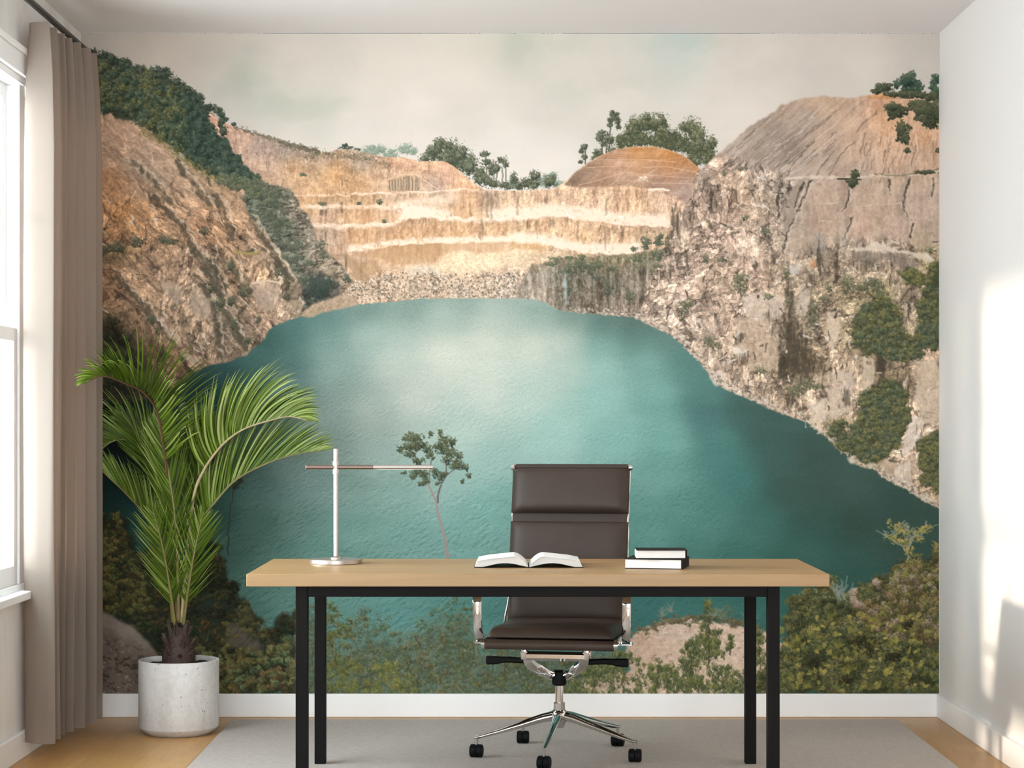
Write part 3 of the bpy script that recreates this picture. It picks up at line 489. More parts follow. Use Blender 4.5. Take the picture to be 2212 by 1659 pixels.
    c = P.field([(1580, 320, 'a3968b'), (1640, 280, '9a8d81'), (1700, 235, 'a09081'), (1780, 225, 'b09a86'), (1840, 225, 'ac9785'), (1900, 215, 'bd9880'), (1680, 290, '8d8178'), (1740, 270, 'a09287'), (1700, 320, '8b8078'), (1640, 350, '92867d'), (1780, 300, 'ae9a8a'), (1840, 270, 'b8a08c'), (1900, 250, 'c2a084'), (1920, 300, 'c8a88e'), (2000, 290, 'c4a58c'), (1860, 330, 'baa390'), (1780, 350, 'a59689'), (1720, 370, 'a29489'), (1940, 350, 'bfa38e'), (2010, 350, 'b59c88'), (1850, 375, 'a5978a'), (1960, 375, 'ae9b8b'),
                 (1520, 380, 'b2a294'), (1560, 370, 'bca694'), (1600, 390, 'b9a491'), (1650, 375, 'a3978c'), (1540, 430, 'b19d8e'), (1600, 440, 'b8a18e'), (1650, 440, 'a89989'), (1700, 420, '948a80'), (1760, 420, 'ac9b8d'), (1820, 430, 'a99889'), (1900, 430, 'ad9b8b'), (1970, 440, 'aa998b'), (2020, 430, 'aa9a8e'), (1700, 480, '93887d'), (1780, 490, 'ab998a'), (1860, 490, 'b0998a'), (1940, 490, 'ac998b'), (2010, 490, 'a89a8c'),
                 (1470, 500, '9c8e7f'), (1520, 500, 'b39f90'), (1580, 510, 'bba89a'), (1640, 510, 'b6a595'), (1700, 540, 'ac9e8f'), (1760, 530, 'a19385'), (1830, 540, '9d9082'), (1880, 530, 'c2b0a0'), (1930, 535, 'b9a897'), (2000, 560, 'a09376'), (1450, 560, 'b3a294'), (1500, 570, 'bda99a'), (1560, 580, 'b3a08f'), (1620, 590, 'bca696'), (1690, 590, 'aa9a88'), (1760, 580, '8f8474'), (1820, 580, 'a1917f'), (1880, 580, '9a8c7b'), (1940, 570, 'a29080'),
                 (1420, 640, 'b3a192'), (1480, 640, 'bba798'), (1540, 640, 'b5a292'), (1600, 660, 'c2ae9e'), (1660, 660, 'bda894'), (1720, 650, '8f8473'), (1780, 640, 'a5957f'), (1840, 640, '968a70'), (1900, 640, '7a7558'), (1960, 640, '8d8070'), (1440, 690, 'b8a899'), (1520, 700, 'bcaa9b'), (1580, 720, 'b3a08f'), (1640, 720, 'bda793'), (1700, 730, '7f7565'), (1750, 720, '857a68'), (1790, 720, 'b9a68f'), (1840, 720, '8a8068'), (1880, 750, '9a8c70'),
                 (1510, 755, 'b6a595'), (1560, 780, 'b9a898'), (1610, 780, 'b6a18c'), (1650, 770, 'b09d88'), (1700, 780, '67604f'), (1750, 780, '746955'), (1790, 760, 'a79580'), (1850, 800, 'bba893'), (1900, 800, '7f7460'), (1960, 820, '897a66'), (2010, 800, 'b8a18a'), (1600, 830, 'b8a898'), (1660, 840, 'aa9a88'), (1720, 860, 'a89783'), (1770, 870, 'c6b29f'), (1820, 850, 'bfae9d'), (1830, 900, 'a89783'), (2000, 880, 'c0ac96'), (1990, 940, 'd0bdaa'), (1960, 980, 'c8b4a0'), (1800, 920, '8f846a'), (1900, 1000, '8a8064'), (1940, 1030, 'bba791'), (2000, 1060, 'b09c84')], X, Y, 1.7, 200)
    wa = fbm(X / 36, Y / 36, 302, 3)
    ang = -.72
    U = X * np.cos(ang) + Y * np.sin(ang); V = -X * np.sin(ang) + Y * np.cos(ang)
    slab = fbm(U / 90, V / 3.4 + wa * .6, 301, 4, .62) * (.55 + .75 * sstep(-.2, .5, fbm(X / 60, Y / 60, 305, 3))) + .7 * fbm(X / 34, Y / 34, 306, 4)                   # scored upper slab
    upm = sstep(10, -14, Y - np.interp(X, [1500, 1560, 1620, 1680, 1720, 2031], [300, 345, 350, 372, 395, 392]).astype(np.float32) + 8 * wa)
    plate = sstep(-14, 10, Y - np.interp(X, [1690, 1730, 2031], [410, 392, 392]).astype(np.float32)) * sstep(20, -20, Y - np.interp(X, [1690, 1780, 1840, 1900, 2031], [560, 520, 520, 510, 540]).astype(np.float32) + 10 * wa) * sstep(-12, 12, X - np.interp(Y, [380, 450, 540], [1720, 1690, 1700]).astype(np.float32) + 10 * wa)
    rough = clamp(1 - upm - plate)
    ufl = fbm(X / 8 + wa, Y / 90, 311, 4, .55)
    f1, ed, val = worley(X / 12 + wa * 1.2 + .25 * fbm(X / 7, Y / 7, 4, 2), Y / 11 + wa * 1.2 - X / 40, 321)
    f1b, edb, valb = worley(X / 6 + wa, Y / 8 + wa, 331)
    lump = fbm(X / 24, Y / 24, 341, 5, .6)
    h1 = crag(X / 26 + wa * 1.1, Y / 30 + wa * 1.1 - X / 60, 343, 6, .64); h2 = crag(X / 13 + wa, Y / 60 + wa * .5, 347, 5, .6)
    big = sstep(-.25, .3, fbm(X / 70, Y / 90, 349, 2))
    hh = h1 * 1.5 + h2 * .9 * big + (.5 - f1) * .35 + (val - .5) * .25
    gx, gy_ = grad(hh)
    fa, ca = facets(X + Y * .35, Y - X * .2, ((26, 20), (13, 10), (6.5, 5.5)), 2400); fb, cb = facets(X, Y, ((20, 46), (11, 20), (7, 8)), 2500)
    ff = fa * (1 - big) + fb * big; cc = ca * (1 - big) + cb * big
    hs = clamp((gx * .8 + gy_ * .8) * .9 + ff * 1.6 - cc * .8, -1.5, 1.2)
    occ = clamp((blur(hh, 6) - hh) * .8, -.3, .6)
    colum = fbm(X / 14 + wa * .7, Y / 110, 345, 4, .6)
    sh = upm * (slab * 24 * sstep(1960, 1800, X) + lump * 9 + sstep(1780, 1880, X) * (26 * fbm(X / 6 + wa, Y / 40 + wa, 307, 4, .6) + 14 * fbm(X / 4, Y / 5, 309, 3)) + 9 * fbm(X / 3, Y / 3, 308, 2)) + plate * (ufl * 16 + lump * 22 + fbm(X / 5, Y / 7, 353, 4, .65) * 20 + fbm(X / 3, Y / 3, 351, 2) * 10) + rough * (lump * 14 + colum * 18)
    c = c * np.array([1.07, 1.03, 1.0], np.float32) + 3 + sh[..., None] * np.array([1, .97, .93], np.float32)
    c = c * (1 + rough * (.34 * hs - .26 * occ))[..., None] + (rough * sstep(.2, .9, hs) * 16)[..., None]
    crev = sstep(.22, .5, fbm(X / 19 + wa * 1.6, Y / 46 + wa * 1.2 - X / 120, 361, 5, .6)) * rough
    c = c * (1 - .34 * crev)[..., None]
    P.comp(sl, c, m)
    # scored lines of the upper slab
    for i in range(150):
        x, y = R.uniform(1560, 1830), R.uniform(225, 375)
        if P.poly(rc, np.array([[x]], np.float32), np.array([[y - 6]], np.float32))[0, 0] < .5: continue
        l = R.uniform(12, 60); dx, dy = -.74 * l, .67 * l
        if y + dy > 385 or x + dx < 1535 or P.poly(rc, np.array([[x + dx]], np.float32), np.array([[y + dy - 6]], np.float32))[0, 0] < .5: continue
        P.crack([(x, y), (x + dx, y + dy)], 2.2, 'cdbfb1' if R.random() < .55 else '6d645c', R.uniform(.2, .55), 5000 + i, .4, 4)
    for x0, y0, x1, y1 in ((1895, 240, 1850, 285), (1845, 305, 1790, 375), (1800, 330, 1755, 390), (1760, 300, 1700, 380)):
        P.crack([(x0, y0), ((x0 + x1) / 2 - 4, (y0 + y1) / 2), (x1, y1)], 3, '6b5d50', .6, int(x0), .5, 5)
    for i in range(46):
        x, y = R.uniform(1860, 2025), R.uniform(285, 370); l = R.uniform(10, 34)
        P.crack([(x, y), (x - R.uniform(0, 6), y + l * .5), (x - R.uniform(2, 9), y + l)], 2.2, '7a6656', R.uniform(.3, .6), 5300 + i, .4, 4)
    P.crack([(1690, 386), (1760, 382), (1830, 385), (1900, 379), (1950, 377), (2030, 371)], 6, 'd2c0ae', .8, 3700, .8, 5)
    P.line([(1810, 386), (1860, 388)], 4, 3, '4c4436', .7); P.crack([(1890, 377), (1960, 379), (2030, 366)], 4, '6e6648', .6, 3720, .6, 4)
    for n_, pts in enumerate(([(1750, 392), (1735, 425), (1722, 455), (1705, 485), (1695, 520), (1690, 545)], [(1738, 392), (1727, 420), (1715, 445)], [(1832, 388), (1832, 420), (1825, 450), (1818, 455)], [(1966, 385), (1958, 410), (1952, 450), (1962, 470)], [(2014, 385), (2016, 410), (2012, 425)], [(1922, 390), (1921, 420)], [(1972, 480), (1965, 510)], [(1838, 470), (1830, 500), (1820, 520)], [(1690, 385), (1680, 430), (1682, 470)])):
        P.crack(pts, 6, '4a4238', .8, 3000 + n_ * 20, .6, 7); P.crack([(a + 6, b) for a, b in pts], 4, 'cdbcac', .55, 3300 + n_ * 20, .8, 7); P.crack([(a - 9, b) for a, b in pts], 9, '8a7d70', .3, 3500 + n_ * 20, 2, 7)
    for pts in ([(1860, 445), (1890, 440), (1925, 443), (1945, 438), (1960, 470)], [(1780, 440), (1815, 437)], [(1775, 480), (1800, 478)]):
        P.crack(pts, 2.6, 'd0bda9', .6, 3740, .4, 5)
    P.crack([(1815, 460), (1822, 490), (1820, 525)], 14, 'cdbbab', .5, 3600, 2, 4)
    # pale ledge
    b = P.box(1820, 510, 2031, 570); mm = P.poly([(1825, 538), (1870, 533), (1880, 525), (1890, 520), (1910, 530), (1945, 540), (2000, 548), (2020, 560), (2005, 568), (1960, 548), (1900, 542), (1850, 542)], b[1], b[2], 4, 10, 63, 1)
    P.comp(b[0], rgb('d9c8b5') + (fbm(b[1] / 4, b[2] / 4, 64, 3) * 14)[..., None], mm * .85)
    b = P.box(1830, 535, 2000, 600); mm = P.poly([(1845, 545), (1900, 544), (1960, 552), (1995, 570), (1960, 590), (1915, 560), (1880, 575), (1850, 560)], b[1], b[2], 5, 10, 66, 2)
    P.comp(b[0], rgb('83776a') + (fbm(b[1] / 4, b[2] / 20, 67, 3) * 24)[..., None], mm * .7)
    # big pale blocks and dark recesses of the lower cliff
    blocks = [([(1760, 505), (1780, 500), (1785, 540), (1770, 552), (1755, 548)], 'a2968a'), ([(1708, 575), (1728, 570), (1726, 592), (1705, 590)], 'd0c6bd'), ([(1752, 560), (1766, 560), (1765, 578), (1750, 576)], 'c08a68'), ([(1588, 690), (1640, 680), (1680, 700), (1682, 800), (1620, 800), (1590, 760)], 'bea791'), ([(1786, 676), (1815, 670), (1815, 720), (1795, 755), (1785, 740)], 'd3bea8'), ([(1800, 800), (1840, 805), (1842, 850), (1800, 840)], 'cbb7a5'), ([(1790, 840), (1840, 850), (1835, 890), (1800, 905), (1788, 895)], 'd0bca8'), ([(1862, 770), (1888, 775), (1888, 830), (1862, 840)], 'cab69f'), ([(1975, 780), (2028, 775), (2028, 920), (1995, 915), (1975, 860)], 'c9b49d'), ([(1968, 895), (1990, 905), (1985, 950), (1960, 985), (1945, 985), (1955, 940)], 'dccbba'), ([(1747, 875), (1785, 860), (1785, 910), (1750, 910)], 'd0bda9'), ([(1895, 1000), (1930, 985), (1935, 1040), (1900, 1025)], 'c4ab94'), ([(1930, 1010), (1965, 1000), (1970, 1050), (1935, 1045)], 'd6c3b0'), ([(1843, 960), (1866, 953), (1862, 968), (1848, 972)], 'd8c8b6'), ([(1862, 1000), (1885, 994), (1884, 1008), (1865, 1010)], 'd8c8b6'), ([(1830, 990), (1846, 984), (1845, 1000), (1835, 1002)], 'cfbda9'), ([(1530, 810), (1560, 800), (1570, 825), (1545, 835)], 'd2c0b0'), ([(1580, 745), (1610, 755), (1620, 770), (1590, 772)], 'e0d3c5'), ([(1600, 640), (1650, 630), (1700, 650), (1680, 690), (1620, 690)], 'c9b6a5'), ([(1730, 610), (1752, 630), (1740, 690), (1718, 680)], 'c6b4a2')]
    for pts, h in blocks:
        a = np.array(pts); b = P.box(a[:, 0].min() - 8, a[:, 1].min() - 8, a[:, 0].max() + 8, a[:, 1].max() + 8)
        mm = P.poly(pts, b[1], b[2], 6, 12, 44, 1)
        f1, ed, val = worley(b[1] / 17 + .3 * fbm(b[1] / 8, b[2] / 8, 6, 2), b[2] / 20, 371)
        P.comp(b[0], rgb(h) + (fbm(b[1] / 5, b[2] / 9, 45, 4) * 24 + (val - .5) * 18 - 40 * sstep(.06, 0, ed))[..., None], mm * .8)
    for cx, cy, rx, ry, k in ((1715, 750, 22, 70, .6), (1745, 770, 12, 60, .5), (1690, 790, 14, 40, .6), (1770, 560, 5, 40, .5), (1705, 640, 9, 45, .4), (1808, 580, 5, 40, .45), (1900, 790, 10, 45, .5), (1870, 575, 30, 14, .3), (1955, 820, 18, 40, .35), (1830, 860, 14, 20, .25), (1600, 730, 14, 14, .4), (1605, 775, 20, 12, .35), (1670, 690, 14, 30, .3), (1700, 870, 14, 20, .35), (1755, 640, 6, 60, .3), (1480, 560, 16, 30, .25), (1462, 480, 10, 40, .4), (1540, 440, 8, 22, .35), (1448, 530, 8, 28, .5), (1435, 590, 22, 18, .3)):
        b = P.box(cx - rx * 2, cy - ry * 2, cx + rx * 2, cy + ry * 2)
        d = ((b[1] - cx) / rx + 1.3 * fbm(b[1] / 10, b[2] / 20, 381, 4, .65)) ** 2 + ((b[2] - cy) / ry + .7 * fbm(b[1] / 7, b[2] / 14, 383, 3)) ** 2
        st = fbm(b[1] / 4, b[2] / 40, 385, 3)
        P.comp(b[0], rgb('3f382c') + (st * 26)[..., None], sstep(1.5, .3, d) * clamp(k * 1.25 + st * .8, 0, .85))
    # pale and dark splinters
    for i in range(420):
        x, y = R.uniform(1400, 2025), R.uniform(380, 1080)
        q = P.poly(rc, np.array([[x]], np.float32), np.array([[y + 4]], np.float32))[0, 0]
        if q < .5 or (x > 1700 and y < 520) or (x > 1560 and y < 350): continue
        a = R.choice([R.normal(-.6, .3), R.normal(1.5, .25), R.normal(.3, .3)]); l = R.uniform(3, 13)
        dx, dy = np.cos(a) * l, np.sin(a) * l
        P.crack([(x, y), (x + dx * 1.6, y + dy * 1.6)], R.uniform(2, 5), 'dfd0c1' if R.random() < .5 else '463e33', R.uniform(.4, .8), 4000 + i, .7, 5)
    # pale foot of the cliff at the waterline
    sh_ = np.array(P.field_shore[:32], float); t = R.random(900) * 26; i = t.astype(int); f = (t - i)[:, None]
    q = sh_[i] * (1 - f) + sh_[i + 1] * f
    P.dabs(q[:, 0] + R.normal(2, 3, 900), q[:, 1] - np.abs(R.normal(5, 5, 900)), R.uniform(1.6, 4.6, 900), R.uniform(1, 2.6, 900), R.normal(.5, .6, 900), np.array([rgb('ddcfbf'), rgb('b9a795'), rgb('6e6253'), rgb('cdbba9')])[R.integers(0, 4, 900)], .6)
    # orange soil and bushes on top
    P.clump(1905, 208, 32, 5, 160, ['a97752', 'c08a5e', 'cf9d75'], (2, 4), .6)
    P.clump(1925, 265, 26, 30, 130, ['b98a66', 'c79a74', 'd3aa86'], (2, 4), .4); P.clump(1995, 290, 20, 24, 90, ['b98a66', 'c79a74', 'd3aa86'], (2, 4), .4)
    pal_b = ['262b20', '343a2a', '464b36', '5f6046']
    for cx, cy, rx, ry in ((1968, 185, 25, 26), (1960, 172, 18, 14), (1905, 190, 18, 10), (1920, 185, 8, 6), (1890, 197, 8, 5), (1938, 182, 8, 8), (2022, 172, 12, 12), (2016, 188, 8, 10), (2024, 200, 10, 16), (1930, 203, 22, 6), (1980, 205, 40, 8), (2015, 210, 20, 10), (1937, 240, 26, 17), (1925, 232, 16, 9), (1950, 283, 17, 22), (1955, 300, 10, 12), (1985, 225, 30, 8), (2000, 240, 32, 20), (2010, 262, 24, 16), (2020, 240, 16, 24), (1960, 325, 6, 5), (1847, 378, 9, 12), (1843, 395, 10, 10), (2027, 325, 4, 5), (2000, 372, 24, 4)):
        P.clump(cx, cy, rx, ry, int(rx * ry * .95) + 12, pal_b if cy > 200 or cx < 1935 else ['202d25', '2d3e33', '405143', '5b6b54'], (1.6, 3.2), .8)
    # shrubs and creepers low on the right
    pal_g = ['3b3f2e', '50533d', '686850', '86826a']
    for cx, cy, rx, ry in ((1600, 615, 22, 26), (1595, 600, 14, 12), (1478, 668, 16, 20), (1487, 655, 10, 14), (1530, 735, 14, 14), (1545, 745, 16, 10), (1660, 640, 12, 8), (1705, 650, 12, 7), (1780, 645, 12, 9), (1760, 665, 14, 14), (1755, 690, 14, 20), (1720, 845, 22, 14), (1735, 830, 26, 12), (1760, 835, 22, 8), (1640, 800, 16, 10), (1830, 610, 16, 26), (1860, 620, 22, 14), (1895, 615, 18, 20), (1525, 560, 8, 10), (1560, 560, 10, 6), (1655, 500, 12, 8), (1610, 470, 10, 7), (1600, 365, 8, 5), (1563, 375, 6, 5), (1880, 610, 14, 10), (1800, 930, 16, 14), (1815, 915, 12, 12), (1790, 620, 8, 14), (1700, 590, 8, 18), (2010, 540, 14, 8), (1420, 575, 14, 6)):
        P.clump(cx, cy, rx, ry, int(rx * ry * .5) + 12, pal_g, (1.3, 2.6), .55)
    def thicket(pts, n, pal, rr, nn, sz=(1.4, 2.8), al=.6, under='3b3f29'):
        a = np.array(pts); b = P.box(a[:, 0].min() - 12, a[:, 1].min() - 12, a[:, 0].max() + 12, a[:, 1].max() + 12)
        mm = P.poly(pts, b[1], b[2], 12, 14, 71, 1)
        P.comp(b[0], rgb(under) + (fbm(b[1] / 6, b[2] / 6, 391, 3) * 14)[..., None], mm * .75)
        xs, ys = P.pick(mm, b[1], b[2], n); o = np.argsort(ys + R.normal(0, 12, n))
        for x, y in zip(xs[o], ys[o]):
            r = R.uniform(*rr); P.clump(x, y, r, r * .75, nn, pal[int(R.integers(len(pal)))], sz, al)
    g1 = [['2e3322', '434831', '5d6044', '787652'], ['353a24', '4e5032', '6b6843', '878054'], ['2b3326', '3e4836', '535d48', '697256']]
    thicket([(1840, 690), (1870, 660), (1900, 640), (1935, 655), (1950, 690), (1945, 720), (1970, 725), (1985, 690), (1990, 640), (2010, 600), (2031, 570), (2031, 755), (2000, 745), (1985, 770), (1950, 778), (1915, 775), (1890, 762), (1862, 765), (1845, 735)], 330, g1, (4, 11), 36)
    thicket([(1930, 590), (1960, 580), (2000, 590), (2031, 560), (2031, 620), (1990, 615), (1955, 605)], 30, g1[1:2], (5, 9), 40)
    thicket([(1858, 905), (1855, 870), (1862, 850), (1895, 830), (1915, 815), (1945, 830), (1962, 862), (1968, 890), (1955, 930), (1940, 965), (1905, 985), (1890, 1005), (1850, 990), (1815, 975), (1808, 955), (1840, 925)], 300, g1, (4, 11), 36)
    thicket([(1990, 950), (2031, 930), (2031, 1070), (2010, 1055), (1985, 1030), (1990, 1000)], 130, g1[:2], (4, 9), 34)
    thicket([(1800, 905), (1825, 905), (1828, 935), (1810, 945), (1788, 940)], 14, g1[:1], (5, 8), 40)
    # lake mirror: soft dark band under the right bank
    # ---- near bank, bottom
    palY = [['2c2a1a', '484426', '696236', '8d8048'], ['282e1d', '3f4629', '5a6038', '7d7d4c'], ['33281a', '564325', '785e36', '9c804c'], ['25291b', '363b26', '4c5032', '676742']]
    pale = [['3a3c2a', '58583c', '7a7752', 'a59c74'], ['2e3524', '475034', '656a46', '8a8a5c'], ['40371f', '645530', '877546', 'aa945e']]
    def bank(pts, n, pal, sz, under, rough=22, dens=.8, al=.75, order=True, rr=(5, 12), nn=26, wid=.34):
        a = np.array(pts); b = P.box(a[:, 0].min() - 14, a[:, 1].min() - 14, a[:, 0].max() + 14, a[:, 1].max() + 14)
        mm = P.poly(pts, b[1], b[2], rough, 20, 81, 2)
        nz = fbm(b[1] / 26, b[2] / 22, 401, 4)
        P.comp(b[0], rgb(under) * (1 + .35 * nz)[..., None], clamp(mm * dens + mm * nz * .25, 0, 1))
        xs, ys = P.pick(mm, b[1], b[2], n); o = np.argsort(ys + R.normal(0, 10, n))
        for x, y in zip(xs[o], ys[o]):
            r = R.uniform(*rr) * (.7 + .5 * (y - 1100) / 400)
            lv = fbm(np.array([[x / 34]]), np.array([[y / 30]]), 411, 3)[0, 0]
            p = pal[int(R.integers(len(pal)))]
            if lv < -.18: p = [p[0], p[0], p[1], p[2]]
            P.clump(x, y, r, r * .8, nn, p, sz, al, (-.2, -.9), wid)
    dark = [['16170f', '26271a', '3a3a22', '57522f'], ['1b1810', '30281a', '4a3b22', '6c5534'], ['141a12', '222c1b', '343f26', '4c5232']]
    bank([(173, 1130), (215, 1120), (240, 1105), (262, 1108), (285, 1150), (300, 1200), (330, 1180), (370, 1220), (430, 1190), (460, 1175), (490, 1210), (490, 1250), (520, 1275), (530, 1320), (555, 1335), (565, 1360), (590, 1350), (612, 1330), (645, 1325), (645, 1498), (173, 1498)], 1500, dark, (1.6, 3.8), '22211280'[:6], al=.66, nn=18)
    bank([(208, 1150), (240, 1112), (262, 1112), (280, 1160), (300, 1230), (330, 1260), (330, 1320), (280, 1330), (208, 1300)], 160, [['2a2615', '463f20', '645830', '846f3e'], ['262818', '3e4024', '57562f', '736d3c']], (1.8, 4), '2b2912', dens=.2, al=.6)
    bank([(420, 1400), (480, 1420), (640, 1380), (650, 1498), (480, 1498)], 130, [['2b2e1c', '44472a', '605f3a', '7f7a50'], ['332a1c', '4c4029', '675636', '837048'], ['263020', '3c482e', '556444', '778258']], (2.5, 6.5), '24261a', dens=.3)
    bank([(490, 1330), (530, 1310), (550, 1340), (560, 1370), (510, 1370)], 40, [['2a2a1c', '45442c', '625e3e']], (2, 4.5), '2b2a1c', dens=.3)
    # grey rock right of the pot
    b = P.box(480, 1340, 580, 1430); mm = P.poly([(492, 1352), (515, 1350), (545, 1372), (568, 1398), (560, 1412), (530, 1405), (500, 1395), (488, 1372)], b[1], b[2], 10, 14, 83, 2)
    P.comp(b[0], rgb('5a5248') + (fbm((b[1] - b[2]) / 20, (b[1] + b[2]) / 6, 421, 4) * 30)[..., None], mm * .85)
    for i in range(30): P.clump(R.uniform(480, 580), R.uniform(1340, 1440), 7, 5, 16, ['3a3a20', '575430', '7d7444'], (2, 4), .7, wid=.35)
    # boulder in the corner
    b = P.box(173, 1300, 370, 1498); mm = P.poly([(160, 1312), (208, 1318), (245, 1332), (285, 1355), (318, 1382), (340, 1412), (352, 1440), (360, 1510), (160, 1510)], b[1], b[2], 5, 20, 85, 2)
    d = fbm(b[1] / 9, b[2] / 6.5, 431, 4, .6); dd = sstep(1330, 1430, b[2] - (b[1] - 208) * .25)
    c = rgb('6f6258') + (fbm(b[1] / 22, b[2] / 22, 435, 4) * 16)[..., None] - (sstep(.0, .5, d) * 40 * dd)[..., None] + (sstep(.25, .6, fbm(b[1] / 8, b[2] / 5.5, 437, 3)) * 44 * dd)[..., None]
    c = c + (sstep(1370, 1330, b[2] - (b[1] - 208) * .55) * 20)[..., None]
    P.comp(b[0], c, mm)
    # middle thicket seen under the desk, loose, lake showing through
    mid = [['34371f', '4c4f2e', '68683e', '87834f'], ['2e3623', '454e36', '5e6649', '7b815e'], ['3c321f', '58492c', '75633d', '94804f'], ['3e4638', '545d4e', '6d7563', '888e79']]
    b = P.box(630, 1280, 1345, 1498)
    tp = np.interp(b[1], [630, 700, 740, 780, 830, 870, 930, 985, 1010, 1040, 1100, 1200, 1345], [1310, 1315, 1365, 1330, 1345, 1385, 1340, 1305, 1320, 1385, 1385, 1400, 1410]).astype(np.float32)
    nz = fbm(b[1] / 16, b[2] / 16, 465, 5, .65)
    P.comp(b[0], rgb('55583f') + (fbm(b[1] / 30, b[2] / 26, 467, 3) * 26 + fbm(b[1] / 4, b[2] / 4, 468, 3) * 22)[..., None] * np.array([1, 1, .7], np.float32), clamp(sstep(-10, 70, b[2] - tp + 60 * nz) * (.62 + .5 * nz), 0, .86) * sstep(632, 668, b[1] + 14 * nz))
    for i in range(1700):
        x = R.uniform(640, 1330); top = np.interp(x, [640, 700, 740, 780, 830, 870, 930, 985, 1010, 1040, 1100, 1200, 1330], [1290, 1300, 1345, 1310, 1325, 1370, 1320, 1285, 1300, 1370, 1370, 1390, 1400])
        y = top + (1505 - top) * R.random() ** .75
        r = R.uniform(5, 13)
        P.clump(x, y, r, r * .8, 14, mid[int(R.choice(4, p=[.26, .32, .1, .32]))], (1.5, 3.4), .5, wid=.33)
    for i in range(36):
        x = R.uniform(650, 1300); y = R.uniform(1380, 1500); l = R.uniform(15, 50); a = R.normal(-1.5, .4)
        P.line([(x, y), (x + np.cos(a) * l * .5 + R.normal(0, 3), y + np.sin(a) * l * .5), (x + np.cos(a) * l, y + np.sin(a) * l)], 1.2, .9, R.choice(['4b463a', '7f7b6c', '3a372c', '8d8878']), .5, .5)
    for i in range(60): P.clump(R.uniform(700, 900), R.uniform(1430, 1500), 9, 8, 12, ['4a5029', '6b6b38', '8f8849'], (2.4, 5), .6, wid=.4)
    for i in range(34): P.clump(R.uniform(700, 760), R.uniform(1300, 1500), 9, 8, 12, ['3a4022', '585b30', '7c773f'], (2.4, 5), .6, wid=.4)
    # pale sand mound
    b = P.box(1230, 1325, 1700, 1498)
    mm = P.poly([(1355, 1385), (1372, 1368), (1395, 1355), (1425, 1346), (1460, 1340), (1480, 1335), (1510, 1338), (1555, 1345), (1600, 1352), (1645, 1362), (1690, 1390), (1700, 1510), (1235, 1510), (1260, 1470), (1320, 1455), (1365, 1450), (1350, 1420)], b[1], b[2], 6, 16, 87, 1)
    f1, ed, val = worley(b[1] / 8, b[2] / 6, 441); n = fbm(b[1] / 7, b[2] / 6, 445, 5, .65)
    c = P.field([(1380, 1375, 'bfa38c'), (1440, 1360, 'd4bba5'), (1520, 1355, 'd9c0aa'), (1620, 1380, 'dcc2ad'), (1400, 1430, 'cfb19d'), (1480, 1420, 'd8bda9'), (1580, 1430, 'dcc3ae'), (1300, 1480, 'bba48c'), (1500, 1490, 'd3b8a2')], b[1], b[2])
    c = c + (n * 26 + (val - .5) * 18 * sstep(1420, 1380, b[2]) - 40 * sstep(.25, .6, fbm(b[1] / 10, b[2] / 7, 449, 4, .6)))[..., None] * np.array([1, 1.02, 1.05], np.float32)
    P.comp(b[0], c, mm)
    for cx, cy, rx, ry in ((1437, 1345, 13, 4), (1475, 1342, 5, 5), (1492, 1343, 5, 5), (1430, 1352, 6, 4), (1472, 1370, 5, 6), (1495, 1374, 6, 6), (1440, 1368, 8, 5), (1487, 1384, 4, 6)):
        P.clump(cx, cy, rx, ry, 30, ['a38c78', 'cbb8a4', 'e6d8c8'], (1.8, 3.2), .8)
    for i in range(70):
        x = R.uniform(1370, 1640); P.clump(x, np.interp(x, [1370, 1440, 1520, 1640], [1366, 1342, 1334, 1356]) + R.normal(0, 4), 9, 4, 18, ['4f4a38', '6a6048', '8a7a5c'], (1.6, 3.2), .5)
    green = [['343b23', '4f5732', '6f7242', '928f54'], ['2e3623', '455034', '5f6544', '7d7c54']]
    def bush(cx, y0, y1, w, n):
        for k in range(n):
            t = R.random(); y = y0 + (y1 - y0) * t; r = R.uniform(4, 9)
            x = cx + R.normal(0, 1) * w * (.25 + .75 * np.sin(min(1, t * 1.2) * 2.2))
            P.clump(x, y, r, r * 1.15, 20, green[int(R.integers(2))], (1.5, 3.4), .65, wid=.33, ang=(-1.1 if R.random() < .5 else -2., .5))
        P.line([(cx, y0 + 20), (cx + 2, (y0 + y1) / 2), (cx + 1, y1 + 16)], 1.4, 2.2, '4b4433', .6, 1.5)
    bush(1530, 1300, 1420, 16, 90); bush(1530, 1375, 1420, 22, 40); bush(1492, 1385, 1480, 24, 90); bush(1440, 1440, 1500, 30, 80); bush(1560, 1440, 1500, 40, 90); bush(1640, 1365, 1500, 16, 80); bush(1345, 1410, 1500, 40, 90); bush(1280, 1440, 1500, 30, 60); bush(1610, 1470, 1500, 30, 50); bush(1505, 1470, 1500, 30, 40); bush(1420, 1425, 1470, 10, 20); bush(1578, 1375, 1400, 6, 12); bush(1660, 1440, 1500, 20, 40)
    for cx, cy in ((1560, 1325), (1545, 1318), (1620, 1330), (1450, 1310), (1430, 1320)):
        for k in range(16):
            a = R.normal(-1.57, .9); l = R.uniform(8, 26)
            P.line([(cx, cy + 12), (cx + np.cos(a) * l * .6, cy + 12 + np.sin(a) * l * .6), (cx + np.cos(a) * l + R.normal(0, 3), cy + 12 + np.sin(a) * l)], 1.1, .9, '7f8a7c', .4)
    P.clump(1570, 1325, 22, 20, 140, ['4a4f3c', '62664e', '7d7e64'], (1.4, 2.6), .45)
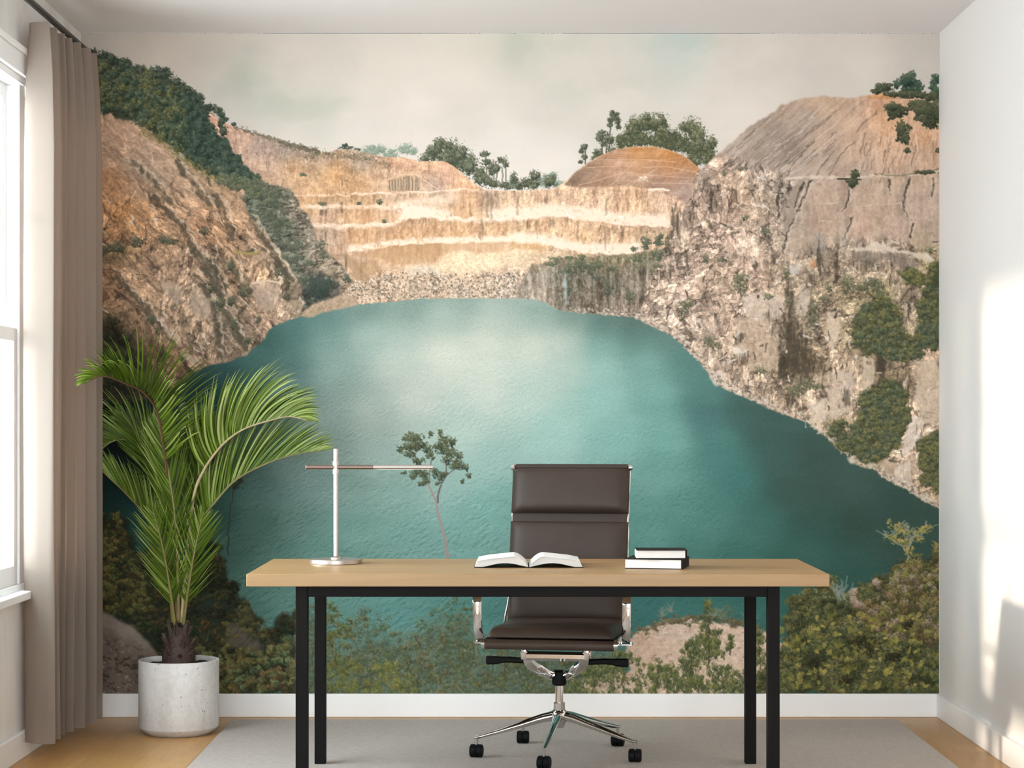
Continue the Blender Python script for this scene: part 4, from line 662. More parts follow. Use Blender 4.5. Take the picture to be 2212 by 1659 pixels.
    # right bank, sunlit shrubs and ferns
    bank([(1690, 1400), (1700, 1330), (1708, 1290), (1725, 1285), (1740, 1262), (1760, 1275), (1775, 1240), (1792, 1228), (1805, 1262), (1822, 1285), (1850, 1268), (1875, 1262), (1905, 1250), (1925, 1232), (1935, 1215), (1955, 1205), (1960, 1190), (1980, 1205), (2005, 1208), (2031, 1185), (2031, 1500), (1630, 1500), (1650, 1440)], 2600, palY[:2] + pale[:2] + palY[3:], (1.5, 3.8), '37341f', al=.6, nn=18)
    bank([(1890, 1290), (1930, 1240), (1970, 1215), (2031, 1200), (2031, 1400), (1960, 1380), (1880, 1360), (1850, 1310)], 260, [['463a26', '685735', '8a7548', 'ab9460'], ['3c3b24', '5c5a32', '7d7844', 'a09658'], ['54483a', '756553', '978570', 'b09f89']], (1.5, 3.6), '4f432a', dens=.3, al=.65)
    # fern fronds
    for i in range(230):
        x, y = R.uniform(1690, 2028), R.uniform(1330, 1496); l = R.uniform(9, 22); a0 = R.normal(-1.57, .9)
        col = rgb(['8a8440', 'a39a4a', '6d6c34', 'b0a258', '7c7a44'][int(R.integers(5))])
        for s in (-1, 1):
            t = np.linspace(.1, 1, 9); bx = x + np.cos(a0) * l * t; by = y + np.sin(a0) * l * t + 5 * t * t
            P.dabs(bx + s * np.cos(a0 + 1.2) * 2.6 * (1.1 - t), by + s * np.sin(a0 + 1.2) * 2.6 * (1.1 - t), 3.2 * (1.15 - t), .8, a0 + s * .75, np.broadcast_to(col, (9, 3)) * R.uniform(.85, 1.1), .7)
    for cx, cy, rx, ry, al in ((1880, 1400, 30, 18, .5), (1930, 1418, 20, 12, .6), (1850, 1385, 20, 12, .4), (1760, 1430, 20, 10, .35), (1960, 1350, 14, 10, .3), (1830, 1470, 18, 8, .4)):
        P.clump(cx, cy, rx, ry, 90, ['1b1a10', '28261a', '3b3824'], (2, 4), al)
    for cx, cy, rx, ry in ((1893, 1258, 9, 8), (1842, 1280, 11, 8), (1845, 1295, 9, 8), (1855, 1305, 10, 6)):
        P.clump(cx, cy, rx, ry, 60, ['6d5a4c', '96816f', 'b8a290'], (2, 4), .8)
    # dark-blue gap left of that bank and its twigs
    for i in range(26):
        x, y = R.uniform(1800, 1840), R.uniform(1270, 1300); P.line([(x, y), (x + R.normal(-4, 6), y - R.uniform(10, 28))], 1.1, .9, '8d9a90', .5)
    # little round tree at right, pale twigs
    P.line([(1962, 1210), (1962, 1185), (1968, 1165), (1985, 1150), (2010, 1140), (2026, 1132)], 3, 1.2, '8e8a78', .8, 1); P.line([(1960, 1195), (1950, 1180), (1925, 1165), (1900, 1150), (1893, 1145)], 2.4, 1., '8a8672', .7, 1); P.line([(1962, 1188), (1955, 1160), (1940, 1135)], 1.8, 1, '8a8672', .7, 1); P.line([(1968, 1165), (1962, 1140), (1950, 1130)], 1.6, 1, '8a8672', .7, 1); P.line([(1985, 1150), (2000, 1135), (2001, 1125)], 1.4, .9, '9a9a90', .8)
    for k in range(52):
        a = R.random() * 6.28; x = 1950 + 46 * np.cos(a) * np.sqrt(R.random()); y = 1158 + 26 * np.sin(a) * np.sqrt(R.random())
        P.line([(x, y), (x + R.normal(0, 8), y - R.uniform(2, 12))], 1., .8, '9aa096', .5)
    for cx, cy, rx, ry in ((1940, 1140, 18, 12), (1955, 1150, 16, 12), (1925, 1160, 20, 9), (1950, 1170, 22, 10), (1990, 1148, 20, 10), (2005, 1140, 14, 8), (1985, 1165, 14, 8), (1920, 1128, 5, 8), (1962, 1190, 12, 12)):
        P.clump(cx, cy, rx, ry, int(rx * ry * .28), ['5f6440', '7f7d4a', 'a09658', 'b98f4c'], (1.6, 3.2), .75)
    P.clump(2022, 1185, 10, 18, 60, ['4f4c2c', '787040', 'a38a4c'], (1.8, 3.4), .8)
    # lone tree in front of the lake
    tr = '9a8780'
    P.line([(966, 1215), (965, 1195), (962, 1168), (955, 1140), (947, 1115), (943, 1095), (944, 1084)], 5, 3, tr, .95, .6)
    P.line([(944, 1086), (935, 1068), (928, 1050), (926, 1038)], 2.6, 2, tr, .95, .5); P.line([(927, 1040), (929, 1010), (934, 985)], 2, 1.2, '7a6b60', .9); P.line([(925, 1040), (905, 1010), (895, 980)], 1.8, 1, '5a5246', .9)
    P.line([(945, 1086), (947, 1065), (954, 1044), (963, 1028), (980, 1014)], 2.4, 1.4, '6a6058', .95, .5); P.line([(964, 1028), (964, 1000), (955, 985)], 1.6, 1., '6a6058', .9)
    pal_l = ['2c3227', '3b4232', '50573f', '6a7052']
    for cx, cy, rx, ry in ((885, 945, 15, 10), (900, 948, 18, 14), (875, 965, 14, 8), (895, 965, 20, 14), (862, 973, 8, 4), (885, 980, 14, 8), (912, 960, 12, 10), (925, 970, 12, 12), (930, 985, 10, 8), (903, 995, 14, 9), (930, 938, 5, 8), (951, 935, 4, 10), (955, 950, 10, 12), (965, 955, 14, 14), (978, 955, 8, 10), (960, 972, 14, 12), (975, 980, 14, 12), (990, 985, 10, 10), (985, 1000, 12, 10), (995, 1005, 8, 10), (980, 1008, 10, 8), (965, 995, 10, 10), (945, 965, 10, 10), (1007, 1010, 6, 7), (1012, 1028, 6, 6), (999, 1040, 5, 6), (900, 1018, 14, 10), (915, 1025, 12, 10), (893, 1030, 10, 6), (920, 1040, 8, 8), (873, 1021, 6, 3), (940, 1020, 8, 12), (952, 1032, 8, 10), (958, 1025, 8, 8), (945, 1045, 6, 4), (910, 1045, 8, 6)):
        P.clump(cx, cy, rx, ry, int(rx * ry * .5) + 8, pal_l, (1.6, 3.2), .85, wid=.36)
    # slim trunk by the palm
    P.line([(520, 1030), (505, 1060), (497, 1100), (494, 1150), (492, 1200)], 1.6, 2.2, '3d3a34', .7, 1); P.clump(508, 1050, 14, 8, 40, ['2e332a', '3d4436'], (2, 4), .7); P.clump(520, 1040, 8, 8, 20, ['2e332a', '3d4436'], (2, 4), .6)
    return np.clip(P.img, 0, 255)
import bpy, bmesh, math, random
from mathutils import Vector, Matrix
SC = bpy.context.scene
COL = SC.collection
rnd = random.Random(3)
F = 4300.0; CX = 1106.0; HY = 915.0; EYE = 1.2          # focal length and horizon of the photograph
def at(px, py, Y): return Vector(((px - CX) / F * Y, Y, EYE - (py - HY) / F * Y))

# ------------------------------------------------------------------ helpers
def lin(h):
    v = [int(h[i:i + 2], 16) / 255 for i in (0, 2, 4)]
    return tuple((c / 12.92 if c <= .04045 else ((c + .055) / 1.055) ** 2.4) for c in v)
class Nodes:
    def __init__(s, name):
        s.m = bpy.data.materials.new(name); s.m.use_nodes = True
        s.t = s.m.node_tree; s.b = s.t.nodes['Principled BSDF']; s.out = s.t.nodes['Material Output']
    def n(s, kind, **kw):
        x = s.t.nodes.new('ShaderNode' + kind)
        for k, v in kw.items():
            if k.startswith('i_'):
                key = k[2:].replace('_', ' ')
                x.inputs[int(key) if key.isdigit() else key].default_value = v
            else: setattr(x, k, v)
        return x
    def l(s, a, b): s.t.links.new(a, b)
    def coords(s, scale=(1, 1, 1), kind='Object', rot=(0, 0, 0)):
        c = s.n('TexCoord'); m = s.n('Mapping'); m.inputs['Scale'].default_value = scale; m.inputs['Rotation'].default_value = rot
        s.l(c.outputs[kind], m.inputs['Vector']); return m.outputs['Vector']
    def noise(s, vec, scale, detail=4, rough=.55, dist=0):
        x = s.n('TexNoise'); x.inputs['Scale'].default_value = scale; x.inputs['Detail'].default_value = detail; x.inputs['Roughness'].default_value = rough; x.inputs['Distortion'].default_value = dist
        s.l(vec, x.inputs['Vector']); return x.outputs['Fac']
    def ramp(s, fac, stops):
        x = s.n('ValToRGB'); e = x.color_ramp.elements
        while len(e) < len(stops): e.new(.5)
        for k, (p, c) in enumerate(stops):
            e[k].position = p; e[k].color = (*(lin(c) if isinstance(c, str) else c), 1)
        s.l(fac, x.inputs['Fac']); return x.outputs['Color']
    def mix(s, fac, a, b, mode='MIX'):
        x = s.n('Mix'); x.data_type = 'RGBA'; x.blend_type = mode
        for v, k in ((fac, 0), (a, 6), (b, 7)):
            if isinstance(v, (int, float)): x.inputs[k].default_value = v
            elif isinstance(v, tuple): x.inputs[k].default_value = (*v, 1)
            else: s.l(v, x.inputs[k])
        return x.outputs[2]
    def bump(s, h, strength=.2, dist=.01):
        x = s.n('Bump'); x.inputs['Strength'].default_value = strength; x.inputs['Distance'].default_value = dist
        s.l(h, x.inputs['Height']); s.l(x.outputs['Normal'], s.b.inputs['Normal'])
    def base(s, c):
        if isinstance(c, str): c = lin(c)
        if isinstance(c, tuple): s.b.inputs['Base Color'].default_value = (*c, 1)
        else: s.l(c, s.b.inputs['Base Color'])
        return s
    def set(s, **kw):
        for k, v in kw.items(): s.b.inputs[k.replace('_', ' ')].default_value = v
        return s
def plain(name, col, rough=.5, metal=0., var=.0, vs=30., bump=0., bs=200.):
    N = Nodes(name); N.set(Roughness=rough, Metallic=metal)
    v = N.coords()
    c = lin(col) if isinstance(col, str) else col
    n = N.noise(v, vs)
    N.base(N.mix(n, tuple(max(0, x * (1 - var)) for x in c), tuple(min(1, x * (1 + var)) for x in c)))
    if bump: N.bump(N.noise(v, bs, 3), bump, .002)
    return N.m

def link(name, bm, mat, parent=None, smooth=True, loc=None, auto=None):
    me = bpy.data.meshes.new(name)
    bmesh.ops.recalc_face_normals(bm, faces=bm.faces)
    bm.to_mesh(me); bm.free()
    for p in me.polygons: p.use_smooth = smooth
    if mat is not None: me.materials.append(mat)
    o = bpy.data.objects.new(name, me); COL.objects.link(o)
    if parent is not None: o.parent = parent
    if loc: o.location = loc
    if auto is not None:
        o.modifiers.new('edges', 'EDGE_SPLIT').split_angle = math.radians(auto)
    return o
def empty(name, loc=(0, 0, 0), rz=0):
    o = bpy.data.objects.new(name, None); COL.objects.link(o); o.location = loc; o.rotation_euler = (0, 0, rz); o.empty_display_size = .1
    return o
def tag(o, label, cat, group=None):
    o['label'] = label; o['category'] = cat
    if group: o['group'] = group
    return o
def struct(o): o['kind'] = 'structure'; return o
def box(bm, x0, y0, z0, x1, y1, z1, bev=0., seg=2):
    r = bmesh.ops.create_cube(bm, size=1)['verts']
    bmesh.ops.scale(bm, vec=(x1 - x0, y1 - y0, z1 - z0), verts=r)
    bmesh.ops.translate(bm, vec=((x0 + x1) / 2, (y0 + y1) / 2, (z0 + z1) / 2), verts=r)
    if bev:
        es = list({e for v in r for e in v.link_edges})
        bmesh.ops.bevel(bm, geom=es, offset=bev, segments=seg, profile=.5, affect='EDGES')
def boxes(*bs, bev=0.):
    bm = bmesh.new()
    for b in bs: box(bm, *b, bev=bev)
    return bm
def rings(bm, loops, cap=True, close=False):
    vs = [[bm.verts.new(p) for p in lp] for lp in loops]
    n = len(vs[0]); m = len(vs)
    for i in range(m if close else m - 1):
        a, b = vs[i], vs[(i + 1) % m]
        for j in range(n):
            bm.faces.new((a[j], a[(j + 1) % n], b[(j + 1) % n], b[j]))
    if cap and not close:
        bm.faces.new(vs[0][::-1]); bm.faces.new(vs[-1])
def frames(pts, up=Vector((0, 0, 1))):
    T = []
    for i in range(len(pts)):
        a = pts[max(0, i - 1)]; b = pts[min(len(pts) - 1, i + 1)]
        T.append((b - a).normalized())
    u = up - T[0] * up.dot(T[0])
    if u.length < 1e-4: u = Vector((1, 0, 0)) - T[0] * T[0].x
    u.normalize(); out = []
    for t in T:
        u = (u - t * u.dot(t)).normalized(); out.append((t, u, t.cross(u)))
    return out
def tube(bm, pts, r, n=16, cap=True, flat=None, up=Vector((0, 0, 1))):
    pts = [Vector(p) for p in pts]; fr = frames(pts, up)
    rr = r if isinstance(r, (list, tuple)) else [r] * len(pts)
    loops = []
    for p, (t, u, w), q in zip(pts, fr, rr):
        a, b = (q, q) if flat is None else (q * flat[0], q * flat[1])
        loops.append([p + u * (a * math.cos(k * 2 * math.pi / n)) + w * (b * math.sin(k * 2 * math.pi / n)) for k in range(n)])
    rings(bm, loops, cap)
def bar(bm, pts, w, h, up=Vector((0, 0, 1)), bev=.25):
    # rounded-rectangle section swept along a path: h along "up", w across
    pts = [Vector(p) for p in pts]; fr = frames(pts, up); loops = []
    for i, (p, (t, u, s)) in enumerate(zip(pts, fr)):
        ww = w[i] if isinstance(w, (list, tuple)) else w; hh = h[i] if isinstance(h, (list, tuple)) else h
        c = min(ww, hh) * bev; lp = []
        for sx, sy in ((1, 1), (-1, 1), (-1, -1), (1, -1)):
            a = (sx * (ww / 2 - c), sy * (hh / 2)); b = (sx * (ww / 2), sy * (hh / 2 - c))
            for q in ((b, a) if sx * sy > 0 else (a, b)): lp.append(p + s * q[0] + u * q[1])
        loops.append(lp)
    rings(bm, loops)
def lathe(bm, prof, n=48, c=(0, 0, 0), cap0=True, cap1=True):
    loops = [[Vector((c[0] + r * math.cos(2 * math.pi * k / n), c[1] + r * math.sin(2 * math.pi * k / n), c[2] + z)) for k in range(n)] for r, z in prof]
    vs = [[bm.verts.new(p) for p in lp] for lp in loops]
    for i in range(len(vs) - 1):
        for j in range(n): bm.faces.new((vs[i][j], vs[i][(j + 1) % n], vs[i + 1][(j + 1) % n], vs[i + 1][j]))
    if cap0: bm.faces.new(vs[0][::-1])
    if cap1: bm.faces.new(vs[-1])
def spline(pts, n):
    # Catmull-Rom through the points
    P = [Vector(p) for p in pts]; P = [P[0] * 2 - P[1]] + P + [P[-1] * 2 - P[-2]]
    out = []; m = len(P) - 3
    for k in range(n + 1):
        t = k / n * m; i = min(int(t), m - 1); t -= i
        a, b, c, d = P[i:i + 4]
        out.append(.5 * ((2 * b) + (c - a) * t + (2 * a - 5 * b + 4 * c - d) * t * t + (3 * b - a - 3 * c + d) * t ** 3))
    return out

# ------------------------------------------------------------------ materials
def m_wall(name, col, warm=.0):
    N = Nodes(name); v = N.coords()
    n = N.noise(v, 1.7, 5); c = lin(col)
    N.base(N.mix(n, tuple(x * .965 for x in c), c)); N.set(Roughness=.82); N.bump(N.noise(v, 160, 4), .05, .002)
    return N.m
M_wall = m_wall('white_wall_paint', 'e4dfdb')
M_ceil = m_wall('ceiling_paint', 'e2dddb')
M_trim = plain('white_gloss_trim', 'efecea', .38, var=.01)
M_sash = plain('white_window_paint', 'f0efee', .35, var=.01)
def m_plaster():
    N = Nodes('grey_textured_plaster'); v = N.coords((1, 1, .35))
    n = N.noise(v, 5, 6, .6, .6)
    N.base(N.ramp(n, [(.3, 'cfcac6'), (.55, 'dedad6'), (.75, 'e9e6e3')])); N.set(Roughness=.85); N.bump(n, .12, .01)
    return N.m
M_plaster = m_plaster()
def m_floor():
    N = Nodes('oak_floor_boards'); v = N.coords(rot=(0, 0, math.pi / 2))
    br = N.n('TexBrick'); br.offset = .37; br.squash = 1
    for k, x in (('Scale', 1.), ('Mortar Size', .0012), ('Mortar Smooth', .2), ('Bias', 0.), ('Brick Width', 1.5), ('Row Height', .19)): br.inputs[k].default_value = x
    br.inputs['Color1'].default_value = (*lin('c79b5f'), 1); br.inputs['Color2'].default_value = (*lin('ad854c'), 1); br.inputs['Mortar'].default_value = (*lin('7c5730'), 1)
    N.l(v, br.inputs['Vector'])
    g = N.noise(N.coords((14, 1.2, 1)), 4.5, 7, .62, 1.2)
    k = N.noise(N.coords((3, .9, 1)), 3.3, 3, .5, .4)
    c = N.mix(.75, br.outputs['Color'], N.ramp(g, [(.3, 'a8845c'), (.5, 'd2b48c'), (.7, 'efd9b4')]), 'MULTIPLY')
    c = N.mix(N.ramp(k, [(.5, (0, 0, 0)), (.8, (.5, .5, .5))]), c, lin('a97844'))
    N.base(N.mix(.30, c, lin('d6b079'))); N.set(Roughness=.38); N.bump(g, .06, .002)
    return N.m
M_floor = m_floor()
def m_desk():
    N = Nodes('pale_oak_desktop'); v = N.coords((.55, 7, 7))
    g = N.noise(v, 4.2, 8, .6, 1.0); g2 = N.noise(N.coords((.35, 2.2, 2.2)), 4, 4, .5, .6)
    c = N.ramp(g, [(.25, '8a6942'), (.5, '9e7c53'), (.75, 'a88a62')])
    N.base(N.mix(.45, c, N.ramp(g2, [(.3, '926f45'), (.7, 'aa8d65')]))); N.set(Roughness=.42); N.bump(g, .03, .001)
    return N.m
M_desk = m_desk()
M_black = plain('black_powder_coat', '110f0e', .6, var=.15, vs=300, bump=.05, bs=900); M_black.node_tree.nodes['Principled BSDF'].inputs['Specular IOR Level'].default_value = .12
M_rod = plain('black_rod_metal', '1a1817', .45)
M_chrome = plain('polished_chrome', 'd9d7d5', .07, 1.)
M_nickel = plain('brushed_nickel', 'bfb5ae', .38, 1., var=.04, vs=80)
M_nickel2 = plain('dark_nickel', '85756c', .3, 1.)
def m_leather():
    N = Nodes('dark_brown_leather'); v = N.coords()
    N.base(N.mix(N.noise(v, 9, 3), lin('382d26'), lin('433730'))); N.set(Roughness=.5); N.b.inputs['Specular IOR Level'].default_value = .28; N.bump(N.noise(v, 420, 3), .05, .001)
    return N.m
M_leather = m_leather()
M_plastic = plain('black_plastic', '070707', .6); M_plastic.node_tree.nodes['Principled BSDF'].inputs['Specular IOR Level'].default_value = .15
def m_concrete():
    N = Nodes('pitted_concrete'); v = N.coords()
    a = N.noise(N.coords((1, 1, .4)), 9, 6, .6, .3); b = N.noise(v, 60, 4)
    c = N.ramp(a, [(.3, 'b5b0ab'), (.5, 'cbc6c1'), (.7, 'd9d5d1')])
    c = N.mix(.25, c, N.ramp(b, [(.3, 'aaa5a1'), (.7, 'dedad7')]))
    vo = N.n('TexVoronoi'); vo.inputs['Scale'].default_value = 46; N.l(v, vo.inputs['Vector'])
    sel = N.noise(v, 23, 2)
    th = N.n('Math', operation='MULTIPLY', i_1=.34); N.l(sel, th.inputs[0])
    lt = N.n('Math', operation='LESS_THAN'); th2 = N.n('Math', operation='SUBTRACT', i_1=.085); N.l(th.outputs[0], th2.inputs[0]); N.l(vo.outputs['Distance'], lt.inputs[0]); N.l(th2.outputs[0], lt.inputs[1])
    N.base(N.mix(lt.outputs[0], c, lin('5f5953'))); N.set(Roughness=.86); N.bump(b, .12, .003)
    return N.m
M_concrete = m_concrete()
M_soil = plain('dark_soil', '1d1712', .95, var=.5, vs=90, bump=.8, bs=120)
M_husk = plain('dark_palm_husk', '38241a', .7, var=.45, vs=26, bump=.3, bs=60)
def m_leaf():
    N = Nodes('palm_leaf'); v = N.coords()
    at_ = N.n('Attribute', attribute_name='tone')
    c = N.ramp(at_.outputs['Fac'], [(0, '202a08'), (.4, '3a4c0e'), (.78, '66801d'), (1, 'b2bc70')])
    c = N.mix(.3, c, N.ramp(N.noise(v, 14, 3), [(.3, '26320c'), (.7, '556a19')]))
    N.base(c); N.set(Roughness=.42); N.b.inputs['Specular IOR Level'].default_value = .3
    tr = N.n('BsdfTranslucent'); N.l(c, tr.inputs['Color']); mx = N.n('MixShader', i_0=.28)
    N.l(N.b.outputs[0], mx.inputs[1]); N.l(tr.outputs[0], mx.inputs[2]); N.l(mx.outputs[0], N.out.inputs['Surface'])
    return N.m
M_leaf = m_leaf()
M_rachis = plain('palm_stalk', '6d6434', .5, var=.35, vs=18); M_tan = plain('tan_palm_stalk', '9a8764', .6, var=.3, vs=60); M_brown = plain('brown_palm_stalk', '54391f', .55, var=.3, vs=40)
M_paper = plain('white_pages', 'e3e1de', .8, var=.01)
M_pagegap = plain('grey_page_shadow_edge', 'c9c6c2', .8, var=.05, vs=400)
M_cover = plain('black_book_cover', '211e1c', .8, var=.1); M_cover.node_tree.nodes['Principled BSDF'].inputs['Specular IOR Level'].default_value = .12
def m_rug():
    N = Nodes('grey_woven_rug'); v = N.coords()
    a = N.noise(N.coords((1, 3.2, 1)), 190, 3, .7); b = N.noise(v, 70, 4, .7)
    c = N.mix(.5, N.ramp(a, [(.3, '958b84'), (.5, 'b3a8a0'), (.72, 'd6cbc3')]), N.ramp(b, [(.3, 'a0958e'), (.7, 'c4b9b1')]))
    N.base(c); N.set(Roughness=.95); N.bump(a, .5, .004)
    return N.m
M_rug = m_rug()
def m_curtain():
    N = Nodes('taupe_sheer_curtain'); v = N.coords((1, 1, 1))
    w = N.noise(N.coords((60, 60, 900)), 4, 2); c = N.mix(w, lin('857a70'), lin('958a80'))
    N.base(c); N.set(Roughness=.9)
    tr = N.n('BsdfTranslucent'); tr.inputs['Color'].default_value = (*lin('c29c7c'), 1); mx = N.n('MixShader', i_0=.30)
    N.l(N.b.outputs[0], mx.inputs[1]); N.l(tr.outputs[0], mx.inputs[2])
    gap = N.n('BsdfTransparent'); m2 = N.n('MixShader', i_0=.10); N.l(mx.outputs[0], m2.inputs[1]); N.l(gap.outputs[0], m2.inputs[2]); N.l(m2.outputs[0], N.out.inputs['Surface'])
    return N.m
M_curtain = m_curtain()
def m_glass():
    N = Nodes('window_glass'); t = N.n('BsdfTransparent'); t.inputs['Color'].default_value = (.96, .97, .97, 1); g = N.n('BsdfGlossy', i_Roughness=.02); mx = N.n('MixShader', i_0=.04); N.l(t.outputs[0], mx.inputs[1]); N.l(g.outputs[0], mx.inputs[2]); N.l(mx.outputs[0], N.out.inputs['Surface'])
    return N.m
M_glass = m_glass()

# ------------------------------------------------------------------ room shell
D = 8.15; XL = -1.768; XR = 1.751; H = 2.80; Y0 = -1.2; TH = .16
FL = boxes((XL - TH, Y0, -.12, XR + TH, D + TH, 0)); struct(link('floor', FL, M_floor, smooth=False))
struct(link('ceiling', boxes((XL - TH, Y0, H, XR + TH, D + TH, H + .12)), M_ceil, smooth=False))
struct(link('wall_back', boxes((XL - TH, D, 0, XR + TH, D + TH, H)), M_wall, smooth=False))
struct(link('wall_right', boxes((XR, Y0, 0, XR + TH, D, H)), M_wall, smooth=False))
# left wall with its window openings
WZ0, WZ1 = .60, 2.45
WIN = [(5.30, 7.66)]
parts = [(XL - TH, Y0, 0, XL, D, WZ0), (XL - TH, Y0, WZ1, XL, D, H)]
ys = [Y0] + [q for a, b in sorted(WIN) for q in (a, b)] + [D]
for a, b in zip(ys[0::2], ys[1::2]): parts.append((XL - TH, a, WZ0, XL, b, WZ1))
struct(link('wall_left', boxes(*parts), M_plaster, smooth=False))
FW = [(-1.74, -.66), (-.54, .54), (.66, 1.72)]; FZ0, FZ1 = .35, 2.55  # unseen wall added behind the camera, openings shaped for fill light and reflections
fp = [(XL - TH, Y0 - TH, 0, XR + TH, Y0, FZ0), (XL - TH, Y0 - TH, FZ1, XR + TH, Y0, H)]
xs_ = [XL - TH] + [q for w_ in FW for q in w_] + [XR + TH]
for a, b in zip(xs_[0::2], xs_[1::2]): fp.append((a, Y0 - TH, FZ0, b, Y0, FZ1))
struct(link('added_front_wall', boxes(*fp), M_wall, smooth=False))
BB = .095; BT = .016
def baseboard(name, b):
    bm = bmesh.new(); box(bm, *b, bev=.003); struct(link(name, bm, M_trim, smooth=False))
baseboard('baseboard_back', (XL, D - BT, 0, XR, D, BB))
baseboard('baseboard_left', (XL, Y0, 0, XL + BT, D - BT, BB))
baseboard('baseboard_right', (XR - BT, Y0, 0, XR, D - BT, BB))

def window(name, a, b, sections):
    w = struct(empty(name, (XL, (a + b) / 2, WZ0)))
    T = Matrix.Translation(-w.location)
    def part(nm, bs, mat, bev=.003):
        bm = bmesh.new()
        for q in bs: box(bm, *q, bev=bev)
        bm.transform(T); return link(nm, bm, mat, w, smooth=False)
    x0 = XL - TH; d = .004
    # jamb lining, stool and inner casing
    part('window_frame', [(x0, a, WZ0, XL, a + .025, WZ1), (x0, b - .025, WZ0, XL, b, WZ1), (x0, a + .025, WZ1 - .025, XL, b - .025, WZ1), (x0, a + .025, WZ0, XL, b - .025, WZ0 + .02)], M_sash, 0)
    part('casing', [(XL, a - .07, WZ1, XL + .018, b + .07, WZ1 + .075), (XL, a - .07, WZ0, XL + .018, a, WZ1), (XL, b, WZ0, XL + .018, b + .07, WZ1), (XL, a - .085, WZ1 + .075, XL + .03, b + .085, WZ1 + .095)], M_sash)
    part('window_sill', [(XL - .02, a - .09, WZ0 - .028, XL + .045, b + .09, WZ0)], M_sash)
    edges = [a + .025] + [m for m in sections] + [b - .025]
    for i in range(len(edges) - 1):
        p, q = edges[i], edges[i + 1]
        if i > 0: p += .04
        if i < len(edges) - 2: q -= .04
        if i < len(edges) - 2: part('mullion', [(XL - .11, q, WZ0 + .02, XL - .012, q + .08, WZ1 - .025)], M_sash)
        zr = 1.52; s = .05
        for nm, z0, z1, xo, bars in (('upper_sash', zr - .025, WZ1 - .025, XL - .095, 1), ('lower_sash', WZ0 + .02, zr + .025, XL - .055, 0)):
            bs = [(xo, p, z0, xo + .035, p + s, z1), (xo, q - s, z0, xo + .035, q, z1), (xo, p + s, z0, xo + .035, q - s, z0 + (.07 if nm == 'lower_sash' else .045)), (xo, p + s, z1 - .05, xo + .035, q - s, z1)]
            if bars:
                bs.append((xo + .008, p + s, 1.945, xo + .03, q - s, 1.975))
                if q - p > .8: bs.append((xo + .008, (p + q) / 2 - .012, z0, xo + .03, (p + q) / 2 + .012, z1))
            f = part(nm, bs, M_sash)
            g = bmesh.new(); box(g, xo + .014, p + s - .005, z0 + .03, xo + .018, q - s + .005, z1 - .03); g.transform(T)
            link('glass_pane', g, M_glass, f, smooth=False)
    return w
window('window_1', *WIN[0], [7.235])

# ------------------------------------------------------------------ mural
def mural_obj():
    import numpy as np
    img = paint()
    L = MURAL_LIGHT
    c = img / 255.; c = np.where(c <= .04045, c / 12.92, ((c + .055) / 1.055) ** 2.4)
    g = c.mean(-1, keepdims=True)
    c = np.clip(c / np.array(L, np.float32), 0.002, .93).astype(np.float32)
    Ym = D - .002
    xs = ((MX0 + (np.arange(MW) + .5) * MS) - CX) / F * Ym
    zs = EYE - ((MY0 + (np.arange(MH) + .5) * MS) - HY) / F * Ym
    xs[0] = XL + .003; xs[-1] = XR - .003; zs[0] = H - .003; zs[-1] = BB + .0005
    X, Z = np.meshgrid(xs, zs)
    co = np.stack([X, np.full_like(X, Ym), Z], -1).reshape(-1, 3).astype(np.float32)
    nv = MW * MH; nf = (MW - 1) * (MH - 1)
    i = np.arange(nv).reshape(MH, MW)
    fc = np.stack([i[:-1, :-1], i[1:, :-1], i[1:, 1:], i[:-1, 1:]], -1).reshape(-1).astype(np.int32)
    me = bpy.data.meshes.new('wall_mural')
    me.vertices.add(nv); me.vertices.foreach_set('co', co.ravel())
    me.loops.add(nf * 4); me.loops.foreach_set('vertex_index', fc)
    me.polygons.add(nf); me.polygons.foreach_set('loop_start', np.arange(0, nf * 4, 4, dtype=np.int32))
    me.update(calc_edges=True)
    a = me.color_attributes.new('print', 'FLOAT_COLOR', 'POINT')
    a.data.foreach_set('color', np.concatenate([c, np.ones(c.shape[:2] + (1,), np.float32)], -1).ravel())
    N = Nodes('printed_wallpaper'); at_ = N.n('Attribute', attribute_name='print'); N.l(at_.outputs['Color'], N.b.inputs['Base Color']); N.set(Roughness=.9); N.b.inputs['Specular IOR Level'].default_value = .2
    me.materials.append(N.m)
    o = bpy.data.objects.new('wall_mural', me); COL.objects.link(o)
    return tag(o, 'large printed photo mural of a turquoise quarry lake and tan cliffs, covering the back wall', 'mural')
mural_obj()

# ------------------------------------------------------------------ rug
bm = bmesh.new(); box(bm, -1.129, 4.6, 0, 1.552, 8.035, .007, bev=.003); RZ = .007
tag(link('area_rug', bm, M_rug, smooth=False), 'large flat grey woven rug on the oak floor under the desk', 'rug')

